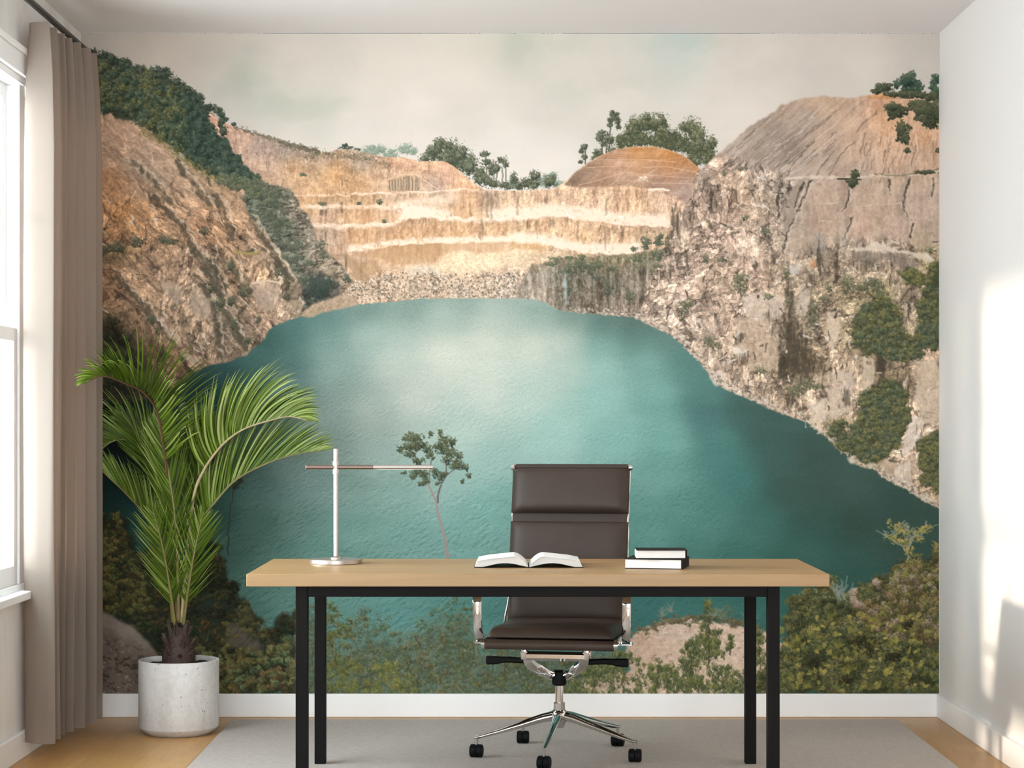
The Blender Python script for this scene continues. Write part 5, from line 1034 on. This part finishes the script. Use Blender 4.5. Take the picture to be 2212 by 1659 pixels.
# ------------------------------------------------------------------ curtain and its rod
def curtain():
    bm = bmesh.new(); n = 220; zs = [.055, .3, .8, 1.3, 1.8, 2.2, 2.45, 2.56, 2.60, 2.635]
    rows = []
    for z in zs:
        row = []
        g = (z - .055) / 2.58
        for k in range(n + 1):
            t = k / n
            y = 7.105 + .60 * t
            ph = 2 * math.pi * (t * 6.2 + .12) + .5 * math.sin(2 * math.pi * t * 1.7 + 1)
            s = math.sin(ph); s = math.copysign(abs(s) ** .75, s)
            amp = .050 + .012 * math.sin(7 * t + 2); amp *= (1.0 - .30 * max(0, (g - .9) / .1)) if g > .9 else 1 + .05 * math.sin(3 * g + 5 * t)
            x = -1.660 + amp * s + .010 * math.sin(ph * 2.1 + 3 * g) * (1 - g * .5) - .035 * (1 - t) + .015 * t
            y2 = y + .022 * math.cos(ph) * (1 - .2 * g) + .006 * math.sin(5 * g + 9 * t)
            row.append(bm.verts.new((x, y2, z)))
        rows.append(row)
    for a, b in zip(rows, rows[1:]):
        for k in range(n): bm.faces.new((a[k], a[k + 1], b[k + 1], b[k]))
    o = link('curtain', bm, M_curtain)
    return tag(o, 'floor-length taupe sheer curtain gathered in folds beside the window', 'curtain')
curtain()
rod = empty('curtain_rod', (-1.652, 7.78, 2.648)); tag(rod, 'thin black metal curtain rod above the window, holding the taupe curtain', 'curtain rod')
bm = bmesh.new(); tube(bm, [(0, -3.3, 0), (0, 0, 0)], .0115, 16); link('rod', bm, M_rod, rod)
bm = bmesh.new(); lathe(bm, [(.0115, 0), (.016, .004), (.019, .014), (.016, .026), (.006, .033)], 20); bm.transform(Matrix.Rotation(-math.pi / 2, 4, 'X')); link('finial', bm, M_rod, rod)
for yy in (-.06, -1.4, -3.2):
    bm = bmesh.new(); tube(bm, [(-.116, yy, -.012), (-.02, yy, -.012), (0, yy, -.012)], .006, 10); tube(bm, [(-.1165, yy, -.012), (-.110, yy, -.012)], .022, 20); link('bracket', bm, M_rod, rod)
# ------------------------------------------------------------------ desk
DT = .721
desk = empty('desk', (.0825, 6.69, RZ)); tag(desk, 'long desk with pale oak top and black steel legs standing on the grey rug', 'desk')
TD = Matrix.Translation(-desk.location)
bm = bmesh.new(); box(bm, -.8455, 6.334, DT - .040, 1.0105, 7.05, DT, bev=.002); bm.transform(TD); link('desktop', bm, M_desk, desk, smooth=False)
def dpart(name, *b):
    bm = bmesh.new(); box(bm, *b, bev=.0025); bm.transform(TD); return link(name, bm, M_black, desk, smooth=False)
zt = DT - .040; q = .039
lx, rx, fy, by = -.692, .817, 6.362, 6.972
for x in (lx, rx):
    for y in (fy, by): dpart('leg', x, y, RZ, x + q, y + q, zt)
for y in (fy, by): dpart('long_rail', lx + q, y, zt - .035, rx, y + q, zt)
for x in (lx, rx): dpart('side_rail', x, fy + q, zt - .035, x + q, by, zt)

# ------------------------------------------------------------------ desk lamp
lamp = empty('desk_lamp', (-.603, 6.82, DT)); tag(lamp, 'brushed nickel desk lamp with round base and long horizontal tube arm on the desk', 'lamp')
bm = bmesh.new(); lathe(bm, [(.088, 0), (.0895, .002), (.0895, .0135), (.088, .0155), (.02, .0160)], 64); link('base', bm, M_nickel, lamp, auto=35)
bm = bmesh.new(); lathe(bm, [(.0185, .0158), (.0185, .0205), (.012, .0235), (.0093, .026)], 32); link('stem_flange', bm, M_nickel, lamp, auto=35)
bm = bmesh.new(); lathe(bm, [(.0088, .0165), (.0088, .3920), (.0078, .3930)], 32); link('stem', bm, M_nickel, lamp, auto=40)
bm = bmesh.new(); lathe(bm, [(.0089, .3065), (.0118, .3072), (.0118, .3500), (.0089, .3507)], 32, cap0=False, cap1=False)
link('arm_clamp', bm, M_nickel, lamp, auto=40)
az = .3300
bm = bmesh.new(); tube(bm, [(-.1015, -.004, az), (.127, -.004, az)], .0074, 28); link('arm', bm, M_nickel2, lamp, auto=40)
bm = bmesh.new(); tube(bm, [(-.1030, -.004, az), (-.1012, -.004, az)], .0070, 28); link('end_cap', bm, M_paper, lamp, auto=40)
bm = bmesh.new(); tube(bm, [(.1265, -.004, az), (.1285, -.004, az)], .0064, 28); link('swivel_joint', bm, M_plastic, lamp, auto=40)
bm = bmesh.new(); tube(bm, [(.128, -.004, az), (.332, -.004, az)], .0074, 28); head = link('lamp_head', bm, M_nickel, lamp, auto=40)
bm = bmesh.new(); box(bm, .14, -.0085, az - .0078, .322, .0005, az - .0068); link('diffuser', bm, M_paper, head, smooth=False)

# ------------------------------------------------------------------ books
ob = empty('open_book', (.0555, 6.605, DT)); tag(ob, 'open book with white pages lying face up on the desk in front of the chair', 'book')
half, dep = .178, .215
def page_h(u):      # top of the open page, u from spine (0) to fore edge (1)
    return .006 + .031 * math.sin(min(1, u / .30) * math.pi / 2) - .0125 * (max(0, u - .30) / .70) ** 1.0 - .003 * max(0, u - .8) / .2
def under_h(u): return .0016 + .0125 * math.sin(math.pi * min(1, u / .86)) ** 1.3 * (1 if u < .86 else 0)
for sgn, nm in ((-1, 'page_block'), (1, 'page_block')):
    n = 28; top = []; bot = []
    for k in range(n + 1):
        u = k / n
        top.append((sgn * (.002 + u * (half - .010)), page_h(u))); bot.append((sgn * (.002 + u * (half - .001)), under_h(u) + .0018))
    bm = bmesh.new(); sec = top + bot[::-1]
    loops = [[Vector((x, y, z)) for x, z in sec] for y in (0, dep)]
    rings(bm, loops); pb = link('page_block', bm, M_pagegap, ob, smooth=False)
    bm = bmesh.new(); lo = []
    for y in (-.002, dep + .001):
        lo.append([Vector((x, y, z + .0004)) for x, z in top[1:]] + [Vector((x * .996, y, z + .0018)) for x, z in top[1:][::-1]])
    rings(bm, lo); link('top_leaf', bm, M_paper, pb, smooth=False)
bm = bmesh.new(); sec = []
us = [k / 24 for k in range(25)]
tp = [(-(half + .003) * u, under_h(u) + .0012) for u in us[::-1]] + [((half + .003) * u, under_h(u) + .0012) for u in us[1:]]
sec = tp + [(x, max(0, z - .0013)) for x, z in tp[::-1]]
rings(bm, [[Vector((x, y, z)) for x, z in sec] for y in (-.003, dep + .004)]); link('book_cover', bm, M_cover, ob, smooth=False)

def closed_book(name, label, loc, rz, w, d, h):
    o = empty(name, loc, rz); tag(o, label, 'book', 'closed books stacked on the desk')
    ct = .0026
    bm = bmesh.new(); box(bm, 0, .004, ct, w - .006, d - .004, h - ct); link('page_block', bm, M_paper, o, smooth=False)
    bm = bmesh.new(); box(bm, 0, 0, 0, w, d, ct, bev=.0006); box(bm, 0, 0, h - ct, w, d, h, bev=.0006); box(bm, w - .004, 0, ct, w, d, h - ct); link('book_cover', bm, M_cover, o, smooth=False)
    return o
closed_book('closed_book', 'larger black hardback at the bottom of the two-book stack on the desk', (.3735, 6.573, DT), math.radians(-12), .191, .172, .0335)
closed_book('closed_book', 'smaller black hardback lying on top of the larger book at the right of the desk', (.410, 6.548, DT + .0337), math.radians(-.5), .166, .118, .0300)

# ------------------------------------------------------------------ office chair
ch = empty('office_chair', (.170, 7.16, RZ), math.radians(-9.2)); tag(ch, 'high-backed dark brown leather office chair on chrome castor base behind the desk', 'chair')
def pad(path, w, thick, nrm_sign=1, p=5., n=30, m=30, back=.004, ex=.42):
    # stuffed pad along a path in the local y-z plane; the puff is towards +normal
    pts = [Vector((0, y, z)) for y, z in path]; pts = spline(pts, m); fr = frames(pts, Vector((1, 0, 0)))
    bm = bmesh.new(); front = []; rear = []
    for i in range(m + 1):
        v = i / m * 2 - 1; t = fr[i][0]; nr = Vector((0, -t.z, t.y)) * nrm_sign
        f = []; r = []
        for j in range(n + 1):
            u = j / n * 2 - 1
            k = (max(0, 1 - abs(u) ** p) ** ex) * (max(0, 1 - abs(v) ** p) ** ex)
            k2 = .82 + .18 * (1 - u * u) * (1 - v * v)
            b = pts[i] + Vector((u * w / 2, 0, 0))
            f.append(bm.verts.new(b + nr * (thick * k * k2 + .0005))); r.append(bm.verts.new(b - nr * back))
        front.append(f); rear.append(r)
    for i in range(m):
        for j in range(n):
            bm.faces.new((front[i][j], front[i][j + 1], front[i + 1][j + 1], front[i + 1][j]))
            bm.faces.new((rear[i][j], rear[i + 1][j], rear[i + 1][j + 1], rear[i][j + 1]))
    for i in range(m):
        for j in (0, n):
            bm.faces.new((front[i][j], front[i + 1][j], rear[i + 1][j], rear[i][j]))
    for j in range(n):
        for i in (0, m): bm.faces.new((front[i][j], front[i][j + 1], rear[i][j + 1], rear[i][j]))
    return bm
BK = [(.205, .452), (.218, .55), (.238, .66), (.268, .785), (.302, .91), (.338, 1.034)]
bp = spline([Vector((0, y, z)) for y, z in BK], 60)
def seg(z0, z1):
    q = [(p.y, p.z) for p in bp if z0 <= p.z <= z1]; return q[::max(1, len(q) // 7)] + ([q[-1]] if len(q) % max(1, len(q) // 7) else [])
for z0, z1 in ((.46, .652), (.660, .843), (.852, 1.034)):
    link('back_cushion', pad(seg(z0 - .004, z1 + .004), .4425, .046, 1, p=8., ex=.5), M_leather, ch)
bm = bmesh.new(); bar(bm, [p + Vector((0, .010, 0)) for p in bp], .440, .008, up=Vector((0, -1, .2))); link('back_sling', bm, M_leather, ch, auto=40)
bm = bmesh.new(); tube(bm, [(-.212, .342, 1.030), (.212, .342, 1.030)], .0105, 16); link('top_roll', bm, M_leather, ch, auto=40)
# seat
link('seat_cushion', pad([(-.236, .4490), (-.15, .4465), (0, .441), (.12, .440), (.195, .446)], .444, .040, 1, p=14, ex=.3), M_leather, ch)
bm = bmesh.new(); bar(bm, [(0, -.246, .432), (0, -.15, .434), (0, .05, .430), (0, .2, .436)], .452, .012); link('seat_sling', bm, M_leather, ch, auto=40)
bm = bmesh.new(); tube(bm, [(-.226, -.254, .4235), (.226, -.254, .4235)], .0176, 20); link('front_roll', bm, M_leather, ch, auto=40)
for s in (-1, 1):
    path = [(s * .2325, -.252, .4275), (s * .2325, -.15, .433), (s * .2325, .06, .430), (s * .2325, .17, .437), (s * .2330, .212, .468)] + [(s * .2180 if i else s * .2240, p.y + .017, p.z) for i, p in enumerate(bp[8::6])] + [(s * .2180, .346, 1.030)]
    bm = bmesh.new(); bar(bm, spline([Vector(p) for p in path], 60), .009, .022, up=Vector((0, -1, .3)), bev=.3); rail = link('side_rail', bm, M_chrome, ch, auto=45)
    bm = bmesh.new(); tube(bm, [(s * .217, .338, 1.028), (s * .2285, .338, 1.028)], .0122, 20); tube(bm, [(s * .228, .338, 1.028), (s * .231, .338, 1.028)], .009, 20); link('rail_end_cap', bm, M_chrome, rail, auto=40)
    bm = bmesh.new(); tube(bm, [(s * .2262, -.252, .4265), (s * .2375, -.252, .4265)], .0185, 20); tube(bm, [(s * .237, -.252, .4265), (s * .2405, -.252, .4265)], .012, 20); link('rail_end_cap', bm, M_chrome, rail, auto=40)
    # armrest: a flat polished loop, open towards the seat
    ap = spline([Vector(p) for p in ((s * .258, -.140, .430), (s * .259, -.172, .436), (s * .261, -.193, .460), (s * .263, -.201, .50), (s * .264, -.204, .54), (s * .264, -.201, .578), (s * .264, -.184, .602), (s * .264, -.14, .612), (s * .264, 0, .614), (s * .261, .12, .612), (s * .255, .20, .597), (s * .247, .238, .572))], 60)
    wd = .031
    bm = bmesh.new(); bar(bm, ap, wd, .009, up=Vector((0, -1, 0)), bev=.3)
    arm = link('armrest', bm, M_chrome, ch, auto=45)
    bm = bmesh.new(); box(bm, s * .257 - .024, -.176, .416, s * .257 + .024, -.128, .4235, bev=.0015); tube(bm, [(s * .274, -.152, .423), (s * .274, -.152, .430)], .005, 10); tube(bm, [(s * .240, -.152, .423), (s * .240, -.152, .430)], .005, 10); link('arm_bracket', bm, M_chrome, arm, auto=40)
    bm = bmesh.new(); bar(bm, [Vector((s * .267, -.13, .6205)), Vector((s * .267, 0, .6245)), Vector((s * .263, .13, .6205))], .036, .014, bev=.35); link('arm_pad', bm, M_leather, arm, auto=40)
# under-seat mechanism
bm = bmesh.new(); bar(bm, [(-.106, -.09, .368), (.106, -.09, .368)], .05, .034, bev=.3); link('tilt_crossbar', bm, M_chrome, ch, auto=40)
for s in (-1, 1):
    bm = bmesh.new(); tube(bm, [(s * .100, -.09, .380), (s * .124, -.09, .380)], .021, 20); box(bm, s * .112 - .010, -.115, .355, s * .112 + .010, -.05, .418, bev=.003); link('crossbar_mount', bm, M_chrome, ch, auto=40)
    bm = bmesh.new(); bar(bm, spline([Vector(p) for p in ((s * .100, -.088, .362), (s * .092, -.080, .338), (s * .064, -.055, .314), (s * .030, -.02, .292), (s * .010, 0, .282))], 20), [.040] * 12 + [.036] * 9, .026, up=Vector((0, 1, 0)), bev=.35); link('yoke_arm', bm, M_chrome, ch, auto=45)
    z = .348
    bm = bmesh.new(); tube(bm, [(s * .085, -.06, z - .002), (s * .17, -.06, z)], .0085, 12)
    bar(bm, [(s * .10, -.06, z - .004), (s * .17, -.06, z), (s * .20, -.06, z - .001), (s * .215, -.06, z - .003), (s * .252, -.06, z - .004), (s * .256, -.06, z - .004)], .018, [.020, .021, .022, .028, .031, .022], bev=.3); link('lever', bm, M_plastic, ch, auto=40)
bm = bmesh.new(); lathe(bm, [(.020, .252), (.026, .258), (.027, .280), (.025, .300), (.018, .306)], 32); link('tilt_hub', bm, M_plastic, ch, auto=40)
bm = bmesh.new(); lathe(bm, [(.0145, .16), (.0145, .262)], 28); link('gas_lift', bm, M_chrome, ch, auto=40)
bm = bmesh.new(); lathe(bm, [(.017, .100), (.020, .108), (.026, .124), (.0305, .144), (.0275, .158), (.021, .165), (.021, .188), (.0195, .190), (.0150, .190)], 36); link('base_hub', bm, M_chrome, ch, auto=35)
rz = math.radians(9.2)
for a in (-101.5, -28.5, 42.5, 115.5, 188.0):
    A = math.radians(a) + rz; d = Vector((math.cos(A), math.sin(A), 0)); sd = Vector((-d.y, d.x, 0))
    pts = [d * r + Vector((0, 0, z)) for r, z in ((.020, .142), (.06, .1355), (.14, .113), (.22, .091), (.29, .0735), (.308, .0715))]
    bm = bmesh.new(); bar(bm, pts, [.030, .028, .024, .020, .017, .012], [.034, .031, .024, .018, .013, .010], bev=.38); leg = link('base_leg', bm, M_chrome, ch, auto=50)
    c = d * .300
    bm = bmesh.new(); tube(bm, [c + Vector((0, 0, .04)), c + Vector((0, 0, .070))], .006, 12); link('castor_stem', bm, M_chrome, leg, auto=40)
    bm = bmesh.new(); r0 = .0232; ax = Vector((math.cos(A * 2.3), math.sin(A * 2.3), 0)); ax = (Vector((1, .12 * math.sin(a), 0))).normalized()
    for s in (-1, 1):
        tube(bm, [c + ax * (s * .0008) + Vector((0, 0, r0)), c + ax * (s * .0016) + Vector((0, 0, r0)), c + ax * (s * .019) + Vector((0, 0, r0)), c + ax * (s * .0225) + Vector((0, 0, r0))], [r0 - .002, r0, r0, r0 - .004], 24)
    bm2 = bmesh.new(); q = Vector((-ax.y, ax.x, 0))
    bar(bm, [c - q * .014 + Vector((0, 0, .036)), c + Vector((0, 0, .041)), c + q * .014 + Vector((0, 0, .036))], .040, .012, bev=.3); bm2.free()
    link('castor', bm, M_plastic, leg, auto=40)

# ------------------------------------------------------------------ potted palm
PX, PY_ = -1.292, 7.72
palm = empty('potted_palm', (PX, PY_, 0)); tag(palm, 'tall green palm in a round pale concrete pot, standing between the curtain and the desk', 'potted plant')
bm = bmesh.new(); lathe(bm, [(.118, 0), (.123, .002), (.1525, .026), (.1545, .030), (.1552, .280), (.1540, .2855), (.1465, .2865), (.1450, .284), (.1440, .255)], 72, cap1=False); link('pot', bm, M_concrete, palm, auto=38)
bm = bmesh.new()
n = 40; rr = [.0, .03, .06, .09, .12, .1435]; vs = []
for i, r in enumerate(rr):
    vs.append([bm.verts.new((r * math.cos(2 * math.pi * k / n), r * math.sin(2 * math.pi * k / n), .266 + .010 * (1 - r / .1435) + rnd.uniform(-.004, .004))) for k in range(n)] if i else [bm.verts.new((0, 0, .278))])
for k in range(n): bm.faces.new((vs[0][0], vs[1][k], vs[1][(k + 1) % n]))
for i in range(1, len(rr) - 1):
    for k in range(n): bm.faces.new((vs[i][k], vs[i + 1][k], vs[i + 1][(k + 1) % n], vs[i][(k + 1) % n]))
link('soil', bm, M_soil, palm)
# husk: overlapping pointed leaf bases
bm = bmesh.new()
lathe(bm, [(.066, .262), (.064, .30), (.050, .345), (.036, .385), (.026, .41)], 24)
for ring, (r0, r1, z0, z1, cnt, wd, off) in enumerate(((.062, .080, .262, .335, 9, .056, .1), (.058, .070, .28, .385, 8, .052, .5), (.045, .050, .30, .432, 7, .042, .2))):
    for k in range(cnt):
        a = 2 * math.pi * k / cnt + off + rnd.uniform(-.1, .1); d = Vector((math.cos(a), math.sin(a), 0)); s = Vector((-d.y, d.x, 0)); zt_ = z1 + rnd.uniform(-.022, .014)
        prev = None
        for j in range(7):
            t = j / 6; w = wd * (1 - .35 * t) * (1 if t < .6 else 1 - (t - .6) / .4 * .93) / 2
            c = d * (r0 + (r1 - r0) * t ** 1.5 - .01 * math.sin(math.pi * t)) + Vector((0, 0, z0 + (zt_ - z0) * t))
            jag = rnd.uniform(-.003, .003)
            row = [bm.verts.new(c - s * (w + jag) - d * .008), bm.verts.new(c + d * .003), bm.verts.new(c + s * (w - jag) - d * .008), bm.verts.new(c - d * .012)]
            if prev:
                for q in range(4): bm.faces.new((prev[q], prev[(q + 1) % 4], row[(q + 1) % 4], row[q]))
            prev = row
link('trunk', bm, M_husk, palm, smooth=False)

def frond(path, n_side, Lmax, mode, ang=(62, 26), phi=48, droop=.05, start=.30, w=.0088, seed=1, tone=.5, grow=.35, curl=.5, left=1., right=1., stalk=.0062, sm=None):
    """path: (px, py, dY) along the stalk.  mode 'up': both leaflet rows rise from the stalk in a V;
    'flat': rows spread to either side."""
    R = random.Random(seed)
    pts = spline([at(x, y, PY_ + dy) for x, y, dy in path], 80)
    org = Vector((PX, PY_, 0)); pts = [p - org for p in pts]
    cam = Vector((0, -1, 0))
    fr = []
    for i in range(81):
        t = (pts[min(80, i + 1)] - pts[max(0, i - 1)]).normalized()
        nrm = Vector((-t.z, 0, t.x))
        fr.append((t, nrm.normalized()))
    sgn = 1 if mode[1] == 'l' else -1       # which side the rows lean to: left or right of the direction of growth
    bm = bmesh.new(); tl = bm.verts.layers.float.new('tone')
    for side in (-1, 1):
        k_ = left if side < 0 else right
        n_side_ = int(n_side * 1.55 * k_)
        for k in range(n_side_):
            u = start + (1 - start) * ((k + R.uniform(0, .7)) / n_side_)
            i = min(79, int(u * 80)); t, nr = fr[i]; base = pts[i].lerp(pts[i + 1], u * 80 - i)
            uu = (u - start) / (1 - start)
            L = Lmax * (grow + (1 - grow) * math.sin(math.pi * min(1, uu * .62 + .2)) ) * (1 - .80 * max(0, uu - .42) / .58) * R.uniform(.85, 1.08)
            a = math.radians(ang[0] + (ang[1] - ang[0]) * uu + R.uniform(-5, 5))
            if mode[0] == 'u':
                ph = math.radians(phi + R.uniform(-8, 8)) * (1 - .45 * uu)
                s = nr * sgn * math.cos(ph) + cam * (side * math.sin(ph))
            else:
                ph = math.radians(R.uniform(5, 35)); s = nr * side * math.cos(ph) + cam * math.sin(ph) * R.choice((.6, 1, -.4))
            s.normalize(); d = (t * math.cos(a) + s * math.sin(a)).normalized()
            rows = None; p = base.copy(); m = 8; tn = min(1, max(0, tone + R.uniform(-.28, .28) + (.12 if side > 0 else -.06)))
            wl = w * R.uniform(.8, 1.15) * (1 - .35 * uu)
            for j in range(m + 1):
                v = j / m
                wj = wl * (.35 + .65 * min(1, v / .12)) * (1 - max(0, v - .35) / .65) ** .8 + .0004
                ac = d.cross(cam if abs(d.dot(cam)) < .8 else Vector((1, 0, 0))).normalized()
                ac = (ac * .75 + cam.cross(ac) * 0 + (cam - d * cam.dot(d)) * .35 * side).normalized()
                nn = d.cross(ac).normalized()
                row = [bm.verts.new(p - ac * wj / 2 + nn * wj * .22), bm.verts.new(p), bm.verts.new(p + ac * wj / 2 + nn * wj * .22)]
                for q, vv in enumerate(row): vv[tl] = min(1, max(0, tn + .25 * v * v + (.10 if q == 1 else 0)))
                if rows:
                    bm.faces.new((rows[0], rows[1], row[1], row[0])); bm.faces.new((rows[1], rows[2], row[2], row[1]))
                rows = row
                p = p + d * (L / m)
                d = (d + t * (curl * .16 * (1 - v)) + Vector((0, 0, -1)) * (droop * (.4 + 2.2 * v * v))).normalized()
    # keep the leaflets clear of the walls
    for vtx in bm.verts:
        if vtx.co.y + PY_ > D - .03: vtx.co.y = D - .03 - PY_ - .02 * (vtx.co.y + PY_ - D + .03)
        X_, Y_ = vtx.co.x + PX, vtx.co.y + PY_
        if X_ < XL + .03: vtx.co.x = XL + .03 - PX
        if X_ < -1.575 and 6.98 < Y_ < 7.76:
            if Y_ > 7.5: vtx.co.y = 7.76 - PY_
            else: vtx.co.x = -1.575 - PX
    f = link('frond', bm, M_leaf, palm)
    bm = bmesh.new(); tube(bm, pts, [stalk * (1 - .8 * i / 80) + .0008 for i in range(81)], 8); link('stalk', bm, sm or M_rachis, f)
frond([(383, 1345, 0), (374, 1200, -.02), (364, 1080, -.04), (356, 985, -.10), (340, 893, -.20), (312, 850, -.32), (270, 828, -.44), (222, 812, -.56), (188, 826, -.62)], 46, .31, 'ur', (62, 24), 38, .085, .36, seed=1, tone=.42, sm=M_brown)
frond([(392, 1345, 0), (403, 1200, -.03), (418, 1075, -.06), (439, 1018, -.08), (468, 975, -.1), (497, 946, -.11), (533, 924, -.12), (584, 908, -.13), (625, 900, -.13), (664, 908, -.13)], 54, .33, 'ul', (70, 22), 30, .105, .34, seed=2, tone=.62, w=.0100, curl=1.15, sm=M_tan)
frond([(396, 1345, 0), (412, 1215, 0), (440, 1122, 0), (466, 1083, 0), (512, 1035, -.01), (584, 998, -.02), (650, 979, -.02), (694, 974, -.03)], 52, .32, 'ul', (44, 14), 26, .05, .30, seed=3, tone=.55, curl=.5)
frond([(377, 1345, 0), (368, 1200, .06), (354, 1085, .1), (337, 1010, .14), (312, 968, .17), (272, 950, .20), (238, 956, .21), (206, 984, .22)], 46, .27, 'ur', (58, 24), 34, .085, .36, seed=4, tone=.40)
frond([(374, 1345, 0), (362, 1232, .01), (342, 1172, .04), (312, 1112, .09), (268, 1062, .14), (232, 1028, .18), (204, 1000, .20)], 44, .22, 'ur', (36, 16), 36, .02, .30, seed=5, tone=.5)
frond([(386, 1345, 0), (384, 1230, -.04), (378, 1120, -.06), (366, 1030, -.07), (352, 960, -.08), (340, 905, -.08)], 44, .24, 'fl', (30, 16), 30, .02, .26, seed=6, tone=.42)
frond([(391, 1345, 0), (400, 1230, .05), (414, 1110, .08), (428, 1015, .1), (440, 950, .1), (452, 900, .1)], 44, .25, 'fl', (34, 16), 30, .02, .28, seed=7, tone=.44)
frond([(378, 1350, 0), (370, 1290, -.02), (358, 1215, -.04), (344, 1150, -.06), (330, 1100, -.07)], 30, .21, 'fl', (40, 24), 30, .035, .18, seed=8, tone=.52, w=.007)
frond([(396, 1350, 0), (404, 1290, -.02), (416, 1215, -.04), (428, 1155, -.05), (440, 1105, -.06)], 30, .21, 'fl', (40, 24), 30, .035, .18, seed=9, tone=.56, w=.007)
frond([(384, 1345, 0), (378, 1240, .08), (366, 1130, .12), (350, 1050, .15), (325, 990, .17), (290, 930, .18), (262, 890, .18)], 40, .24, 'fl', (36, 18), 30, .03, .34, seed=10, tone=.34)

# ------------------------------------------------------------------ light
w = bpy.data.worlds.new('daylight'); SC.world = w; w.use_nodes = True
bg = w.node_tree.nodes['Background']; bg.inputs['Color'].default_value = (*WORLD_COL, 1); bg.inputs['Strength'].default_value = WORLD
sun = bpy.data.lights.new('sun', 'SUN'); so = bpy.data.objects.new('sun', sun); COL.objects.link(so)
sun.energy = SUN; sun.angle = math.radians(2.8); sun.color = (1., .86, .70)
so.rotation_euler = Vector(SUN_DIR).to_track_quat('-Z', 'Y').to_euler(); so.location = (-6, 6, 3)
for k, (a, b) in enumerate(WIN):
    pl = bpy.data.lights.new('window_portal', 'AREA'); pl.shape = 'RECTANGLE'; pl.size = b - a; pl.size_y = WZ1 - WZ0; pl.cycles.is_portal = True
    po = bpy.data.objects.new('window_portal', pl); COL.objects.link(po); po.location = (XL - TH - .02, (a + b) / 2, (WZ0 + WZ1) / 2); po.rotation_euler = (math.pi / 2, 0, -math.pi / 2)
for a, b in FW:
    pl = bpy.data.lights.new('front_portal', 'AREA'); pl.shape = 'RECTANGLE'; pl.size = b - a; pl.size_y = FZ1 - FZ0; pl.cycles.is_portal = True
    po = bpy.data.objects.new('front_portal', pl); COL.objects.link(po); po.location = ((a + b) / 2, Y0 - TH - .02, (FZ0 + FZ1) / 2); po.rotation_euler = (math.pi / 2, 0, 0)

# ------------------------------------------------------------------ camera
cam = bpy.data.cameras.new('camera'); co = bpy.data.objects.new('camera', cam); COL.objects.link(co); SC.camera = co
cam.sensor_fit = 'HORIZONTAL'; cam.sensor_width = 36; cam.lens = F / 2212 * 36; cam.shift_y = (HY - 829.5) / 2212; cam.clip_start = .05
co.location = (0, 0, EYE); co.rotation_euler = (math.pi / 2, 0, 0)
SC.view_settings.view_transform = 'Standard'; SC.view_settings.look = 'None'; SC.view_settings.exposure = EXPOSURE; SC.view_settings.gamma = 1
SC.view_settings.use_curve_mapping = False
SC.cycles.use_denoising = True; SC.cycles.max_bounces = 8; SC.cycles.diffuse_bounces = 5; SC.cycles.adaptive_threshold = .015; SC.cycles.transparent_max_bounces = 12
